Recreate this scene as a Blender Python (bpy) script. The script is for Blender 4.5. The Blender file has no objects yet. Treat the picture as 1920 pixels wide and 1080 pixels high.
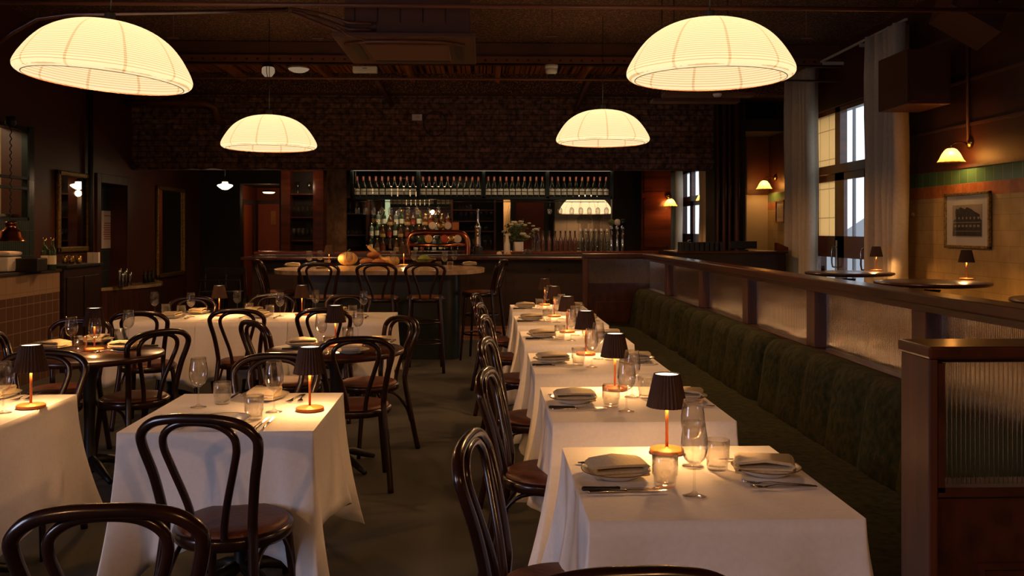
import bpy, math, random
from math import pi, sin, cos, radians as R
from mathutils import Vector, Matrix
random.seed(7)
scn = bpy.context.scene
col = scn.collection

# ------------------------------------------------------------------ camera, light, exposure
CAMH, FPX, YAW, HOR = 1.5, 1700.0, math.atan(55 / 1700.0), 432.0
cd = bpy.data.cameras.new('camera'); cam = bpy.data.objects.new('camera', cd); col.objects.link(cam)
cam.location = (0, 0, CAMH); cam.rotation_euler = (pi / 2, 0, -YAW)
cd.sensor_width = 36; cd.lens = FPX / 1920 * 36; cd.shift_y = -(540 - HOR) / 1920
cd.clip_start = .05; cd.clip_end = 200
scn.camera = cam
scn.view_settings.view_transform = 'Standard'; scn.view_settings.look = 'None'
scn.view_settings.exposure = 0.22; scn.view_settings.gamma = 1; scn.view_settings.use_curve_mapping = False
scn.cycles.transparent_max_bounces = 24; scn.cycles.max_bounces = 8
scn.cycles.sample_clamp_indirect = 6.0
w = bpy.data.worlds.new('sky'); scn.world = w; w.use_nodes = True
bg = w.node_tree.nodes['Background']; bg.inputs[0].default_value = (.80, .90, 1, 1); bg.inputs[1].default_value = 1.5

XR, XL = 4.9, -5.42            # inner faces of the right and left walls
def light(name, kind, loc, power, color, parent=None, size=.03, rot=(0, 0, 0), sy=None):
    d = bpy.data.lights.new(name, kind); d.energy = power; d.color = color
    if kind == 'AREA':
        d.shape = 'RECTANGLE'; d.size = size; d.size_y = sy or size
    else: d.shadow_soft_size = size
    o = bpy.data.objects.new(name, d); col.objects.link(o); o.location = loc; o.rotation_euler = rot
    if parent: o.parent = parent
    return o
# daylight entering by the window of the left wall (beside the camera) and by the street doors of the right wall
light('daylight_left_window', 'AREA', (XL - .28, -.1, 1.75), 105, (.70, .70, 1), size=1.9, sy=2.2, rot=(0, -pi / 2, 0))
for nm, y, z, a, b in (('portal_street_doors', 12.5, 1.6, 3.2, 2.1), ('portal_far_window', 21.45, 1.6, 2.7, 2.9)):
    light(nm, 'AREA', (XR + .32, y, z), 1, (1, 1, 1), size=a, sy=b, rot=(0, pi / 2, 0)).data.cycles.is_portal = True

# ------------------------------------------------------------------ pixel to place
_c, _s = cos(YAW), sin(YAW)
def ray(px, py):
    xc = (px - 960) / FPX
    return xc * _c + _s, _c - xc * _s, (HOR - py) / FPX
def atz(px, py, z):
    a, b, d = ray(px, py); t = (z - CAMH) / d; return Vector((a * t, b * t, z))
def aty(px, py, Y):
    a, b, d = ray(px, py); t = Y / b; return Vector((a * t, Y, CAMH + d * t))
def atx(px, py, X):
    a, b, d = ray(px, py); t = X / a; return Vector((X, b * t, CAMH + d * t))

# ------------------------------------------------------------------ mesh builder
class MB:
    def __init__(s): s.v = []; s.f = []; s.s = []
    def add(s, vs, fs, sm=False):
        n = len(s.v); s.v += [tuple(p) for p in vs]
        s.f += [tuple(i + n for i in f) for f in fs]; s.s += [sm] * len(fs); return s
    def box(s, x0, x1, y0, y1, z0, z1, M=None):
        vs = [Vector(p) for p in ((x0,y0,z0),(x1,y0,z0),(x1,y1,z0),(x0,y1,z0),(x0,y0,z1),(x1,y0,z1),(x1,y1,z1),(x0,y1,z1))]
        if M is not None: vs = [M @ p for p in vs]
        return s.add(vs, [(0,3,2,1),(4,5,6,7),(0,1,5,4),(1,2,6,5),(2,3,7,6),(3,0,4,7)])
    def lathe(s, prof, n=24, c=(0,0,0), M=None, fr=None, sm=True):
        rings = []; vs = []
        for r, z in prof:
            if r < 1e-6: rings.append([len(vs)]); vs.append(Vector((0, 0, z)))
            else:
                rg = []
                for k in range(n):
                    a = 2 * pi * k / n; rr = r * (fr(a, z) if fr else 1)
                    rg.append(len(vs)); vs.append(Vector((rr * cos(a), rr * sin(a), z)))
                rings.append(rg)
        fs = []
        for A, B in zip(rings, rings[1:]):
            if len(A) == 1 and len(B) == 1: continue
            for k in range(n):
                k2 = (k + 1) % n
                if len(A) == 1: fs.append((A[0], B[k2], B[k]))
                elif len(B) == 1: fs.append((A[k], A[k2], B[0]))
                else: fs.append((A[k], A[k2], B[k2], B[k]))
        C = Vector(c)
        vs = [(M @ p if M is not None else p) + C for p in vs]
        return s.add(vs, fs, sm)
    def cyl(s, c, r, z0, z1, n=20, r1=None, sm=True, M=None):
        r1 = r if r1 is None else r1
        return s.lathe([(0, z0), (r, z0)], n, c, M, sm=False).lathe([(r, z0), (r1, z1)], n, c, M, sm=sm).lathe([(r1, z1), (0, z1)], n, c, M, sm=False)
    def tube(s, pts, r, n=8, closed=False, sq=1.0):
        P = [Vector(p) for p in pts]; m = len(P)
        rs = r if isinstance(r, (list, tuple)) else [r] * m
        T = []
        for i in range(m):
            a = P[(i - 1) % m] if (closed or i > 0) else P[i]; b = P[(i + 1) % m] if (closed or i < m - 1) else P[i]
            T.append((b - a).normalized())
        u = T[0].orthogonal().normalized(); vs = []; 
        for i in range(m):
            u = (u - T[i] * u.dot(T[i]))
            u = u.normalized() if u.length > 1e-6 else T[i].orthogonal().normalized()
            w_ = T[i].cross(u)
            for k in range(n):
                a = 2 * pi * k / n; vs.append(P[i] + (u * cos(a) + w_ * sin(a) * sq) * rs[i])
        fs = []
        for i in range(m if closed else m - 1):
            j = (i + 1) % m
            for k in range(n):
                k2 = (k + 1) % n; fs.append((i * n + k, i * n + k2, j * n + k2, j * n + k))
        if not closed: fs += [tuple(range(n))[::-1], tuple((m - 1) * n + k for k in range(n))]
        return s.add(vs, fs, True)
    def prism(s, poly, z0, z1, M=None, sm=False):
        n = len(poly); vs = [Vector((x, y, z0)) for x, y in poly] + [Vector((x, y, z1)) for x, y in poly]
        if M is not None: vs = [M @ p for p in vs]
        s.add(vs, [tuple(range(n))[::-1], tuple(range(n, 2 * n))])
        return s.add(vs, [(k, (k + 1) % n, n + (k + 1) % n, n + k) for k in range(n)], sm)
    def grid(s, fn, nu, nv, cu=False, sm=True):
        vs = [fn(i, j) for j in range(nv) for i in range(nu)]; fs = []
        for j in range(nv - 1):
            for i in range(nu if cu else nu - 1):
                i2 = (i + 1) % nu; fs.append((j * nu + i, j * nu + i2, (j + 1) * nu + i2, (j + 1) * nu + i))
        return s.add(vs, fs, sm)
    def ball(s, c, r, n=12, m=8, sx=1, sy=1, sz=1, fr=None):
        return s.lathe([(r * sin(pi * k / m), -r * cos(pi * k / m) * sz) for k in range(m + 1)], n, c, Matrix.Diagonal((sx, sy, 1)), fr=fr)
    def build(s, name, m, parent=None, bevel=0, sub=0, solid=0, loc=None, rotz=0):
        me = bpy.data.meshes.new(name); me.from_pydata(s.v, [], s.f); me.polygons.foreach_set('use_smooth', s.s)
        me.materials.append(MAT[m] if isinstance(m, str) else m); me.update()
        o = bpy.data.objects.new(name, me); col.objects.link(o)
        if parent is not None: o.parent = parent
        if loc is not None: o.location = loc
        o.rotation_euler = (0, 0, rotz)
        if solid: q = o.modifiers.new('s', 'SOLIDIFY'); q.thickness = solid; q.offset = -1
        if bevel: q = o.modifiers.new('b', 'BEVEL'); q.width = bevel; q.segments = 2; q.limit_method = 'ANGLE'
        if sub: q = o.modifiers.new('u', 'SUBSURF'); q.levels = sub; q.render_levels = sub
        return o
def B(*a): return MB().box(*a)
def tag(o, label, cat, group=None):
    o['label'] = label; o['category'] = cat
    if group: o['group'] = group
    return o
def thing(name, label, cat, loc=(0, 0, 0), rotz=0, group=None):
    o = bpy.data.objects.new(name, None); o.empty_display_size = .05; col.objects.link(o)
    o.location = loc; o.rotation_euler = (0, 0, rotz); return tag(o, label, cat, group)
def struct(o): o['kind'] = 'structure'; return o
KIDS = {}
def kids(o):
    if o.name not in KIDS: KIDS[o.name] = [c for c in col.objects if c.parent == o]
    return KIDS[o.name]
def dup(root, loc, rotz=0, label=None, group=None, parent=None, rot=None):
    r = root.copy(); col.objects.link(r); r.location = loc; r.rotation_euler = rot or (0, 0, rotz)
    if parent: r.parent = parent
    if label: r['label'] = label
    if group: r['group'] = group
    for c in kids(root): cc = dup(c, c.location, 0, parent=r, rot=tuple(c.rotation_euler))
    return r
class Kind:
    """builds the first of a kind, then copies it"""
    def __init__(s, make): s.make = make; s.first = None
    def __call__(s, label, loc, rotz=0, group=None, rot=None):
        if s.first is None:
            o = s.make(); s.first = o; o.location = loc; o.rotation_euler = rot or (0, 0, rotz); o['label'] = label
            if group: o['group'] = group
            return o
        return dup(s.first, loc, rotz, label, group, rot=rot)
ORD = ['first','second','third','fourth','fifth','sixth','seventh','eighth','ninth','tenth','eleventh','twelfth','thirteenth','fourteenth','fifteenth','sixteenth']

# ------------------------------------------------------------------ materials
MAT = {}
def nodes(name):
    m = bpy.data.materials.new(name); m.use_nodes = True; MAT[name] = m
    nt = m.node_tree; return m, nt, nt.nodes, nt.links, nt.nodes['Principled BSDF']
def coords(N, L, scale=(1, 1, 1), kind='Object'):
    tc = N.new('ShaderNodeTexCoord'); mp = N.new('ShaderNodeMapping'); mp.inputs['Scale'].default_value = scale
    L.new(tc.outputs[kind], mp.inputs[0]); return mp.outputs[0]
def geo(N, L, scale=(1, 1, 1)):
    g = N.new('ShaderNodeNewGeometry'); mp = N.new('ShaderNodeMapping'); mp.inputs['Scale'].default_value = scale
    L.new(g.outputs['Position'], mp.inputs[0]); return mp.outputs[0]
def mixc(N, L, fac, a, b, typ='MIX'):
    m = N.new('ShaderNodeMix'); m.data_type = 'RGBA'; m.blend_type = typ
    for i, x in ((0, fac), (6, a), (7, b)):
        if hasattr(x, 'links'): L.new(x, m.inputs[i])
        elif i == 0: m.inputs[0].default_value = x
        else: m.inputs[i].default_value = (*x, 1)
    return m.outputs[2]
def ramp(N, L, x, p0, p1):
    m = N.new('ShaderNodeMapRange'); L.new(x, m.inputs[0]); m.inputs[1].default_value = p0; m.inputs[2].default_value = p1
    return m.outputs[0]
def pm(name, c, rough=.5, metal=0, c2=None, sc=8, stretch=(1, 1, 1), bump=0, bsc=None, coat=0, sheen=0, detail=4, lo=.35, hi=.65, spec=.5, world=False, trans=0):
    m, nt, N, L, b = nodes(name)
    b.inputs['Base Color'].default_value = (*c, 1); b.inputs['Roughness'].default_value = rough; b.inputs['Metallic'].default_value = metal
    b.inputs['Coat Weight'].default_value = coat; b.inputs['Coat Roughness'].default_value = .15; b.inputs['Specular IOR Level'].default_value = spec
    b.inputs['Sheen Weight'].default_value = sheen; b.inputs['Transmission Weight'].default_value = trans
    if c2 or bump:
        co = geo(N, L, stretch) if world else coords(N, L, stretch)
        n = N.new('ShaderNodeTexNoise'); n.inputs['Scale'].default_value = sc; n.inputs['Detail'].default_value = detail; L.new(co, n.inputs[0])
        if c2: L.new(mixc(N, L, ramp(N, L, n.outputs[0], lo, hi), c, c2), b.inputs['Base Color'])
        if bump:
            n2 = n
            if bsc: n2 = N.new('ShaderNodeTexNoise'); n2.inputs['Scale'].default_value = bsc; n2.inputs['Detail'].default_value = 4; L.new(co, n2.inputs[0])
            bp = N.new('ShaderNodeBump'); bp.inputs['Strength'].default_value = bump; bp.inputs['Distance'].default_value = .02
            L.new(n2.outputs[0], bp.inputs['Height']); L.new(bp.outputs[0], b.inputs['Normal'])
    return m
def emis(name, c, st):
    m, nt, N, L, b = nodes(name); N.remove(b); e = N.new('ShaderNodeEmission'); e.inputs[0].default_value = (*c, 1); e.inputs[1].default_value = st
    L.new(e.outputs[0], N['Material Output'].inputs[0]); return m
def thin_glass(name, tint=(.97, .97, .95), rough=.02, refl=(1, 1, 1), ior=1.5, extra=0, refr=0, rmul=1):
    m, nt, N, L, b = nodes(name); N.remove(b)
    t = N.new('ShaderNodeBsdfTransparent'); t.inputs[0].default_value = (*tint, 1)
    g = N.new('ShaderNodeBsdfGlossy'); g.inputs[0].default_value = (*refl, 1); g.inputs[1].default_value = rough
    lw = N.new('ShaderNodeLayerWeight'); lw.inputs[0].default_value = .5
    pw = N.new('ShaderNodeMath'); pw.operation = 'POWER'; L.new(lw.outputs[1], pw.inputs[0]); pw.inputs[1].default_value = 3
    f = N.new('ShaderNodeMath'); f.operation = 'MULTIPLY_ADD'; L.new(pw.outputs[0], f.inputs[0]); f.inputs[1].default_value = .95 * rmul; f.inputs[2].default_value = .035 * rmul
    x = N.new('ShaderNodeMixShader'); fo = f.outputs[0]
    if extra:
        a = N.new('ShaderNodeMath'); a.operation = 'ADD'; a.use_clamp = True; L.new(fo, a.inputs[0]); a.inputs[1].default_value = extra; fo = a.outputs[0]
    if refr:
        rf = N.new('ShaderNodeBsdfGlass'); rf.inputs['IOR'].default_value = 1.45; rf.inputs['Roughness'].default_value = 0; rf.inputs[0].default_value = (*tint, 1)
        y = N.new('ShaderNodeMixShader'); y.inputs[0].default_value = refr; L.new(t.outputs[0], y.inputs[1]); L.new(rf.outputs[0], y.inputs[2]); t = y
    L.new(fo, x.inputs[0]); L.new(t.outputs[0], x.inputs[1]); L.new(g.outputs[0], x.inputs[2])
    L.new(x.outputs[0], N['Material Output'].inputs[0]); return m
def brick(name, c1, c2, mortar, bw, bh, axis, offset=.0, msize=.006, rough=.3, bump=.3, noise=None, z0=0):
    """tiles or bricks on a wall; axis 'YZ' for a side wall, 'XZ' for a wall facing the room, 'XY' floor"""
    m, nt, N, L, b = nodes(name)
    g = N.new('ShaderNodeNewGeometry'); sp = N.new('ShaderNodeSeparateXYZ'); cb = N.new('ShaderNodeCombineXYZ'); L.new(g.outputs['Position'], sp.inputs[0])
    L.new(sp.outputs[axis[0]], cb.inputs[0]); L.new(sp.outputs[axis[1]], cb.inputs[1])
    mp = N.new('ShaderNodeMapping'); mp.inputs['Location'].default_value = (0, -z0, 0); L.new(cb.outputs[0], mp.inputs[0])
    t = N.new('ShaderNodeTexBrick'); L.new(mp.outputs[0], t.inputs[0]); t.offset = offset
    for k, x in (('Scale', 1), ('Mortar Size', msize), ('Brick Width', bw), ('Row Height', bh), ('Mortar Smooth', .1)): t.inputs[k].default_value = x
    t.inputs['Color1'].default_value = (*c1, 1); t.inputs['Color2'].default_value = (*c2, 1); t.inputs['Mortar'].default_value = (*mortar, 1)
    o = t.outputs[0]
    if noise:
        n = N.new('ShaderNodeTexNoise'); n.inputs['Scale'].default_value = noise; n.inputs['Detail'].default_value = 6; L.new(g.outputs['Position'], n.inputs[0])
        lo_ = .35 if 'brickwall' in name else .82; o = mixc(N, L, 1, o, mixc(N, L, ramp(N, L, n.outputs[0], .35, .65), (lo_,) * 3, (1.85 - lo_,) * 3), 'MULTIPLY')
    L.new(o, b.inputs['Base Color']); b.inputs['Roughness'].default_value = rough
    bp = N.new('ShaderNodeBump'); bp.inputs['Strength'].default_value = bump; bp.inputs['Distance'].default_value = .01; bp.invert = True
    L.new(t.outputs[1], bp.inputs['Height']); L.new(bp.outputs[0], b.inputs['Normal']); return m

WARM = (1, .56, .22)
pm('carpet', (.013, .014, .006), .95, c2=(.026, .026, .010), sc=3, bump=.5, bsc=260, sheen=.2, world=True)
pm('ceil', (.065, .028, .014), .85, c2=(.34, .15, .07), sc=48, bump=1, lo=.50, hi=.66, world=True)
pm('maroon', (.085, .024, .012), .45, c2=(.065, .018, .010), sc=1.5, world=True, bump=.05, bsc=60)
pm('wallpaint', (.070, .021, .010), .5, c2=(.050, .014, .007), sc=2, world=True)
pm('cream_wall', (.52, .40, .24), .5)
pm('black', (.012, .011, .010), .45)
pm('blackish', (.02, .012, .010), .6)
pm('darksteel', (.015, .022, .022), .4, .6)
pm('wood', (.068, .017, .006), .3, c2=(.030, .008, .003), sc=3, stretch=(6, .25, 4), coat=.3)
pm('woodv', (.085, .022, .008), .5, c2=(.040, .010, .004), sc=5, stretch=(6, 6, .3), coat=.1)
pm('woodred', (.16, .036, .012), .22, c2=(.08, .018, .007), sc=3, stretch=(.3, 3, 3), coat=.5)
pm('barwood', (.026, .011, .007), .4, c2=(.016, .007, .005), sc=4, stretch=(.3, 1, 4), coat=.2)
pm('bentwood', (.032, .009, .004), .24, c2=(.015, .004, .002), sc=6, stretch=(1, 1, .3), coat=.4)
pm('leather', (.19, .058, .022), .45, c2=(.115, .033, .013), sc=7, bump=.15, bsc=70)
pm('cloth', (.80, .78, .77), .85, c2=(.76, .74, .73), sc=60, bump=.35, bsc=5, sheen=.1)
pm('napkin', (.62, .52, .33), .9, c2=(.55, .45, .28), sc=90, bump=.15, sheen=.2)
pm('china', (.72, .70, .64), .18, coat=.5)
pm('china_rim', (.18, .09, .04), .3)
pm('steel', (.55, .50, .44), .16, 1)
pm('velvet', (.011, .016, .006), .9, c2=(.036, .034, .012), sc=26, detail=9, bump=.25, bsc=40, spec=.1, world=True)
pm('shade_brown', (.060, .032, .022), .7, spec=.2)
pm('copper', (.62, .22, .09), .22, 1, c2=(.45, .14, .06), sc=5)
pm('lampcopper', (.62, .19, .04), .45, .2)
pm('brass', (.55, .36, .12), .25, 1)
pm('gilt', (.42, .28, .08), .45, .8, c2=(.16, .09, .03), sc=40, bump=.4)
pm('chrome', (.75, .75, .75), .12, 1)
pm('marble', (.55, .43, .28), .22, c2=(.34, .24, .14), sc=7, detail=8, coat=.3)
pm('bluegreen', (.018, .028, .032), .35, coat=.2)
pm('mirror', (.60, .55, .5), .02, 1)
pm('white', (.72, .68, .62), .5)
pm('offwhite', (.50, .46, .40), .5)
pm('curtain', (.74, .64, .48), .9, c2=(.66, .56, .42), sc=30)
cm = MAT['curtain'].node_tree; cb_ = cm.nodes['Principled BSDF']; ct_ = cm.nodes.new('ShaderNodeBsdfTranslucent'); ct_.inputs[0].default_value = (.85, .76, .58, 1); cx_ = cm.nodes.new('ShaderNodeMixShader'); cx_.inputs[0].default_value = .28
cm.links.new(cb_.outputs[0], cx_.inputs[1]); cm.links.new(ct_.outputs[0], cx_.inputs[2]); cm.links.new(cx_.outputs[0], cm.nodes['Material Output'].inputs[0])
pm('paint_brown', (.105, .040, .022), .5)
pm('pipe_brown', (.16, .055, .028), .4)
pm('slatwood', (.62, .22, .06), .5, c2=(.28, .09, .03), sc=3, stretch=(9, .4, 1), world=True)
pm('slatdark', (.05, .018, .008), .6)
pm('plaster', (.20, .12, .075), .9, c2=(.10, .055, .03), sc=9, bump=.6, world=True, detail=8)
pm('reddoor', (.34, .07, .024), .6)
pm('redwall', (.22, .055, .022), .75)
pm('paper', (.70, .62, .58), .8)
pm('ink_red', (.35, .04, .03), .7)
pm('leaf', (.09, .13, .035), .6, c2=(.05, .08, .02), sc=20)
pm('petal', (.62, .58, .38), .6)
pm('pumpkin', (.62, .42, .17), .5, c2=(.50, .28, .08), sc=6)
pm('squash', (.68, .42, .13), .45, c2=(.55, .30, .08), sc=5)
pm('bread', (.42, .17, .05), .6, c2=(.26, .09, .03), sc=9, bump=.3)
pm('cabbage', (.22, .26, .06), .55, c2=(.10, .15, .03), sc=12, bump=.3)
pm('label_white', (.85, .80, .64), .6)
pm('foil', (.28, .09, .06), .4, .3)
pm('wine', (.010, .012, .006), .12, coat=.5)
pm('amber', (.10, .035, .01), .12, coat=.6)
pm('greenbottle', (.03, .06, .02), .12, coat=.6)
pm('ginblue', (.20, .24, .22), .12, coat=.6)
pm('redlabel', (.36, .05, .03), .5)
pm('mat_photo', (.60, .54, .44), .7)
pm('photo_bg', (.42, .32, .22), .4, c2=(.30, .22, .15), sc=3)
pm('photo_dark', (.022, .018, .014), .5, c2=(.05, .04, .03), sc=30)
pm('mural', (.13, .115, .10), .5, c2=(.09, .08, .07), sc=1.2)
pm('tar', (.22, .22, .24), .8)
pm('render_wall', (.55, .52, .46), .8)
thin_glass('glass', (.97, .96, .94), .01, extra=.02, refr=.10)
thin_glass('pane', (.97, .98, .98), .01, rmul=.3)
thin_glass('bottleglass', (.80, .86, .78), .03, extra=.05)
thin_glass('amberglass', (.95, .62, .30), .1, refl=(1, .7, .4), extra=.1)
brick('brickwall', (.21, .11, .075), (.13, .065, .045), (.085, .042, .030), .26, .085, 'XZ', .5, .010, .9, .8, noise=14)
brick('tile_cream', (.54, .36, .13), (.50, .33, .115), (.36, .22, .08), .30, .15, 'YZ', .5, .0025, .18, .15, noise=5)
brick('tile_orange', (.54, .17, .035), (.42, .12, .025), (.34, .20, .08), .14, .30, 'YZ', 0, .003, .2, .2, noise=20, z0=1.845)
brick('tile_green', (.10, .20, .065), (.075, .16, .05), (.34, .30, .12), .155, .155, 'YZ', 0, .003, .15, .2, z0=1.975)
brick('tile_pink', (.13, .072, .052), (.115, .064, .045), (.24, .16, .12), .13, .13, 'YZ', 0, .005, .25, .3)
brick('tile_pinkx', (.26, .12, .085), (.22, .10, .07), (.42, .27, .19), .13, .13, 'XZ', 0, .005, .25, .3)
brick('tile_creamstrip', (.36, .25, .16), (.34, .23, .15), (.26, .17, .11), .13, .30, 'YZ', 0, .003, .25, .2)
brick('tile_teal', (.035, .055, .055), (.028, .045, .045), (.07, .09, .085), .045, .30, 'YZ', 0, .004, .2, .4)
brick('frosted', (1, .74, .42), (1, .74, .42), (.60, .42, .22), .34, .42, 'YZ', 0, .006, .5, .1)

fm = MAT['frosted'].node_tree; fb = fm.nodes['Principled BSDF']; src = fb.inputs['Base Color'].links[0].from_socket
tr = fm.nodes.new('ShaderNodeBsdfTranslucent'); fm.links.new(src, tr.inputs[0]); mx = fm.nodes.new('ShaderNodeMixShader'); mx.inputs[0].default_value = .15
fm.links.new(tr.outputs[0], mx.inputs[1]); fm.links.new(fb.outputs[0], mx.inputs[2]); fm.links.new(mx.outputs[0], fm.nodes['Material Output'].inputs[0])
# paper lantern: light comes through the paper, thin bamboo hoops and ribs stop part of it
def lantern_mat():
    m, nt, N, L, b = nodes('lantern_paper'); N.remove(b)
    tc = N.new('ShaderNodeTexCoord'); sp = N.new('ShaderNodeSeparateXYZ'); L.new(tc.outputs['Object'], sp.inputs[0])
    def M(op, a, b_=None, c=None):
        q = N.new('ShaderNodeMath'); q.operation = op
        for i, x in enumerate((a, b_, c)):
            if x is None: continue
            if hasattr(x, 'links'): L.new(x, q.inputs[i])
            else: q.inputs[i].default_value = x
        return q.outputs[0]
    r = M('SQRT', M('ADD', M('MULTIPLY', sp.outputs[0], sp.outputs[0]), M('MULTIPLY', sp.outputs[1], sp.outputs[1])))
    arc = M('SUBTRACT', M('MULTIPLY', r, .55), M('MULTIPLY', sp.outputs[2], 1.0))     # runs along the surface from crown to rim
    nz = N.new('ShaderNodeTexNoise'); nz.inputs['Scale'].default_value = 2.2; L.new(tc.outputs['Object'], nz.inputs[0])
    hoops = M('FRACT', M('MULTIPLY', M('ADD', arc, M('MULTIPLY', nz.outputs[0], .010)), 52))
    line = M('LESS_THAN', hoops, .24)
    ang = M('ARCTAN2', sp.outputs[1], sp.outputs[0])
    fr = M('FRACT', M('MULTIPLY', M('ADD', ang, 4.1), 10 / (2 * pi)))
    rib = M('LESS_THAN', M('ABSOLUTE', M('SUBTRACT', fr, .5)), .026)
    k = M('SUBTRACT', M('SUBTRACT', 1.0, M('MULTIPLY', line, .52)), M('MULTIPLY', rib, .34))
    c1 = mixc(N, L, k, (.05, .05, .02), (.10, .12, .10))
    t = N.new('ShaderNodeBsdfTranslucent'); L.new(c1, t.inputs[0])
    d = N.new('ShaderNodeBsdfDiffuse'); L.new(c1, d.inputs[0])
    x = N.new('ShaderNodeMixShader'); x.inputs[0].default_value = .38; L.new(t.outputs[0], x.inputs[1]); L.new(d.outputs[0], x.inputs[2])
    e = N.new('ShaderNodeEmission'); L.new(mixc(N, L, k, (.45, .15, .01), (1, .745, .43)), e.inputs[0]); e.inputs[1].default_value = .80
    a = N.new('ShaderNodeAddShader'); L.new(x.outputs[0], a.inputs[0]); L.new(e.outputs[0], a.inputs[1]); L.new(a.outputs[0], N['Material Output'].inputs[0])
lantern_mat()
emis('bulb_warm', (1, .66, .32), 9)
emis('lamp_disc', (1, .80, .50), 3.2)
emis('opal', (1, .78, .48), 5)
emis('opal_dim', (1, .68, .42), .22)
emis('strip_light', (1, .80, .58), .30)
emis('candle_flame', (1, .5, .15), 4)
emis('lightbox', (.75, .85, .45), .45)
m, nt, N, L, b = nodes('shade_glass'); N.remove(b)
t = N.new('ShaderNodeBsdfTranslucent'); t.inputs[0].default_value = (.95, .60, .24, 1); u = N.new('ShaderNodeBsdfTransparent'); u.inputs[0].default_value = (1, .75, .4, 1)
x = N.new('ShaderNodeMixShader'); x.inputs[0].default_value = .45; L.new(t.outputs[0], x.inputs[1]); L.new(u.outputs[0], x.inputs[2])
g = N.new('ShaderNodeBsdfGlossy'); g.inputs[1].default_value = .1; y = N.new('ShaderNodeMixShader'); y.inputs[0].default_value = .10; L.new(x.outputs[0], y.inputs[1]); L.new(g.outputs[0], y.inputs[2])
L.new(y.outputs[0], N['Material Output'].inputs[0])
# reeded glass: clear glass whose ribs are real
m, nt, N, L, b = nodes('reeded'); b.inputs['Transmission Weight'].default_value = 1; b.inputs['Roughness'].default_value = .08; b.inputs['IOR'].default_value = 1.3; b.inputs['Base Color'].default_value = (.95, .93, .88, 1)
# ------------------------------------------------------------------ the room
def wall_x(name, X, th, y0, y1, z0, z1, holes, mat):
    """wall in the plane X, holes = (ya,yb,za,zb)"""
    b = MB(); ys = sorted({y0, y1, *[h[0] for h in holes], *[h[1] for h in holes]})
    for a, c in zip(ys, ys[1:]):
        hs = sorted([(h[2], h[3]) for h in holes if h[0] <= a and h[1] >= c]); z = z0
        for ha, hb in hs:
            if ha > z: b.box(min(X, X + th), max(X, X + th), a, c, z, ha)
            z = hb
        if z < z1: b.box(min(X, X + th), max(X, X + th), a, c, z, z1)
    return struct(b.build(name, mat))
CZ = 4.05
struct(B(XL - 1.6, XR + .3, -3.2, 26, -.2, 0).build('floor', 'carpet'))
struct(B(XL - .3, XR + .3, -3.2, 26, CZ, CZ + .2).build('ceiling', 'ceil'))
struct(B(XL, XR, 14.5, 25.8, 3.1, 3.3).build('ceiling_far', 'blackish'))
DY0, DY1, DZ = 11.45, 13.55, 3.22                 # street doors
FY0, FY1, FZ = 20.0, 22.9, 2.95                   # far window
HY0, HY1, HZ0, HZ1 = 8.6, atx(50, 400, XL).y, 1.62, 2.72       # kitchen hatch
KY0 = atx(186, 400, XL).y; KY1 = atx(236, 400, XL).y; KZ = atx(200, 344, XL).z
wall_x('wall_right', XR, .3, -3.2, 26, 0, CZ, [(DY0, DY1, 0, DZ), (FY0, FY1, .3, FZ)], 'wallpaint')
wall_x('wall_left', XL, -.3, -3.2, 26, 0, CZ, [(-1.1, .9, .65, 2.85), (HY0, HY1, HZ0, HZ1), (KY0, KY1, 0, KZ)], 'maroon')
struct(B(XL - .3, XR + .3, -3.4, -3.2, 0, CZ).build('wall_near', 'wallpaint'))
struct(B(XL - .3, XR + .3, 25.8, 26, 0, CZ).build('wall_far', 'wallpaint'))
# window beside the camera
f = MB()
for y in (-1.1, -.12, .86): f.box(XL - .2, XL - .12, y, y + .05, .65, 2.85)
for z in (.65, 1.9, 2.8): f.box(XL - .2, XL - .12, -1.1, .9, z, z + .05)
w1 = struct(f.build('window_1', 'woodv')); 
# ---- right wall: tiles, trims
zg0, zg1, zo0 = 1.975, 2.13, 1.845
def wallstrip(name, mat, z0, z1, th=.012, y0=-3.2, y1=DY0 - .55): return struct(B(XR - th, XR, y0, y1, z0, z1).build(name, mat))
wallstrip('trim_1', 'tile_cream', .0, zo0); wallstrip('trim_2', 'tile_orange', zo0, zg0); wallstrip('trim_3', 'tile_green', zg0, zg1)
wallstrip('trim_4', 'woodv', zg1, zg1 + .035, .03)
for k, z in enumerate((2.55, 3.0, 3.5)): wallstrip('trim_%d' % (5 + k), 'paint_brown', z, z + .03, .018)
for k, (a, c) in enumerate(((DY1 + .8, 15.4), )):
    wallstrip('trim_8', 'tile_cream', 0, zo0, .012, a, c); wallstrip('trim_9', 'tile_orange', zo0, zg0, .012, a, c); wallstrip('trim_10', 'tile_green', zg0, zg1, .012, a, c)
# pier by the street doors: cream below, brown above
pA = aty(1400, 400, 15.4); 
struct(B(pA.x, XR, 15.4, 15.9, 0, aty(1420, 365, 15.4).z).build('wall_pier_lower', 'cream_wall'))
struct(B(pA.x, XR, 15.38, 15.9, aty(1420, 365, 15.4).z, CZ).build('wall_pier_upper', 'wallpaint'))
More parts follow.
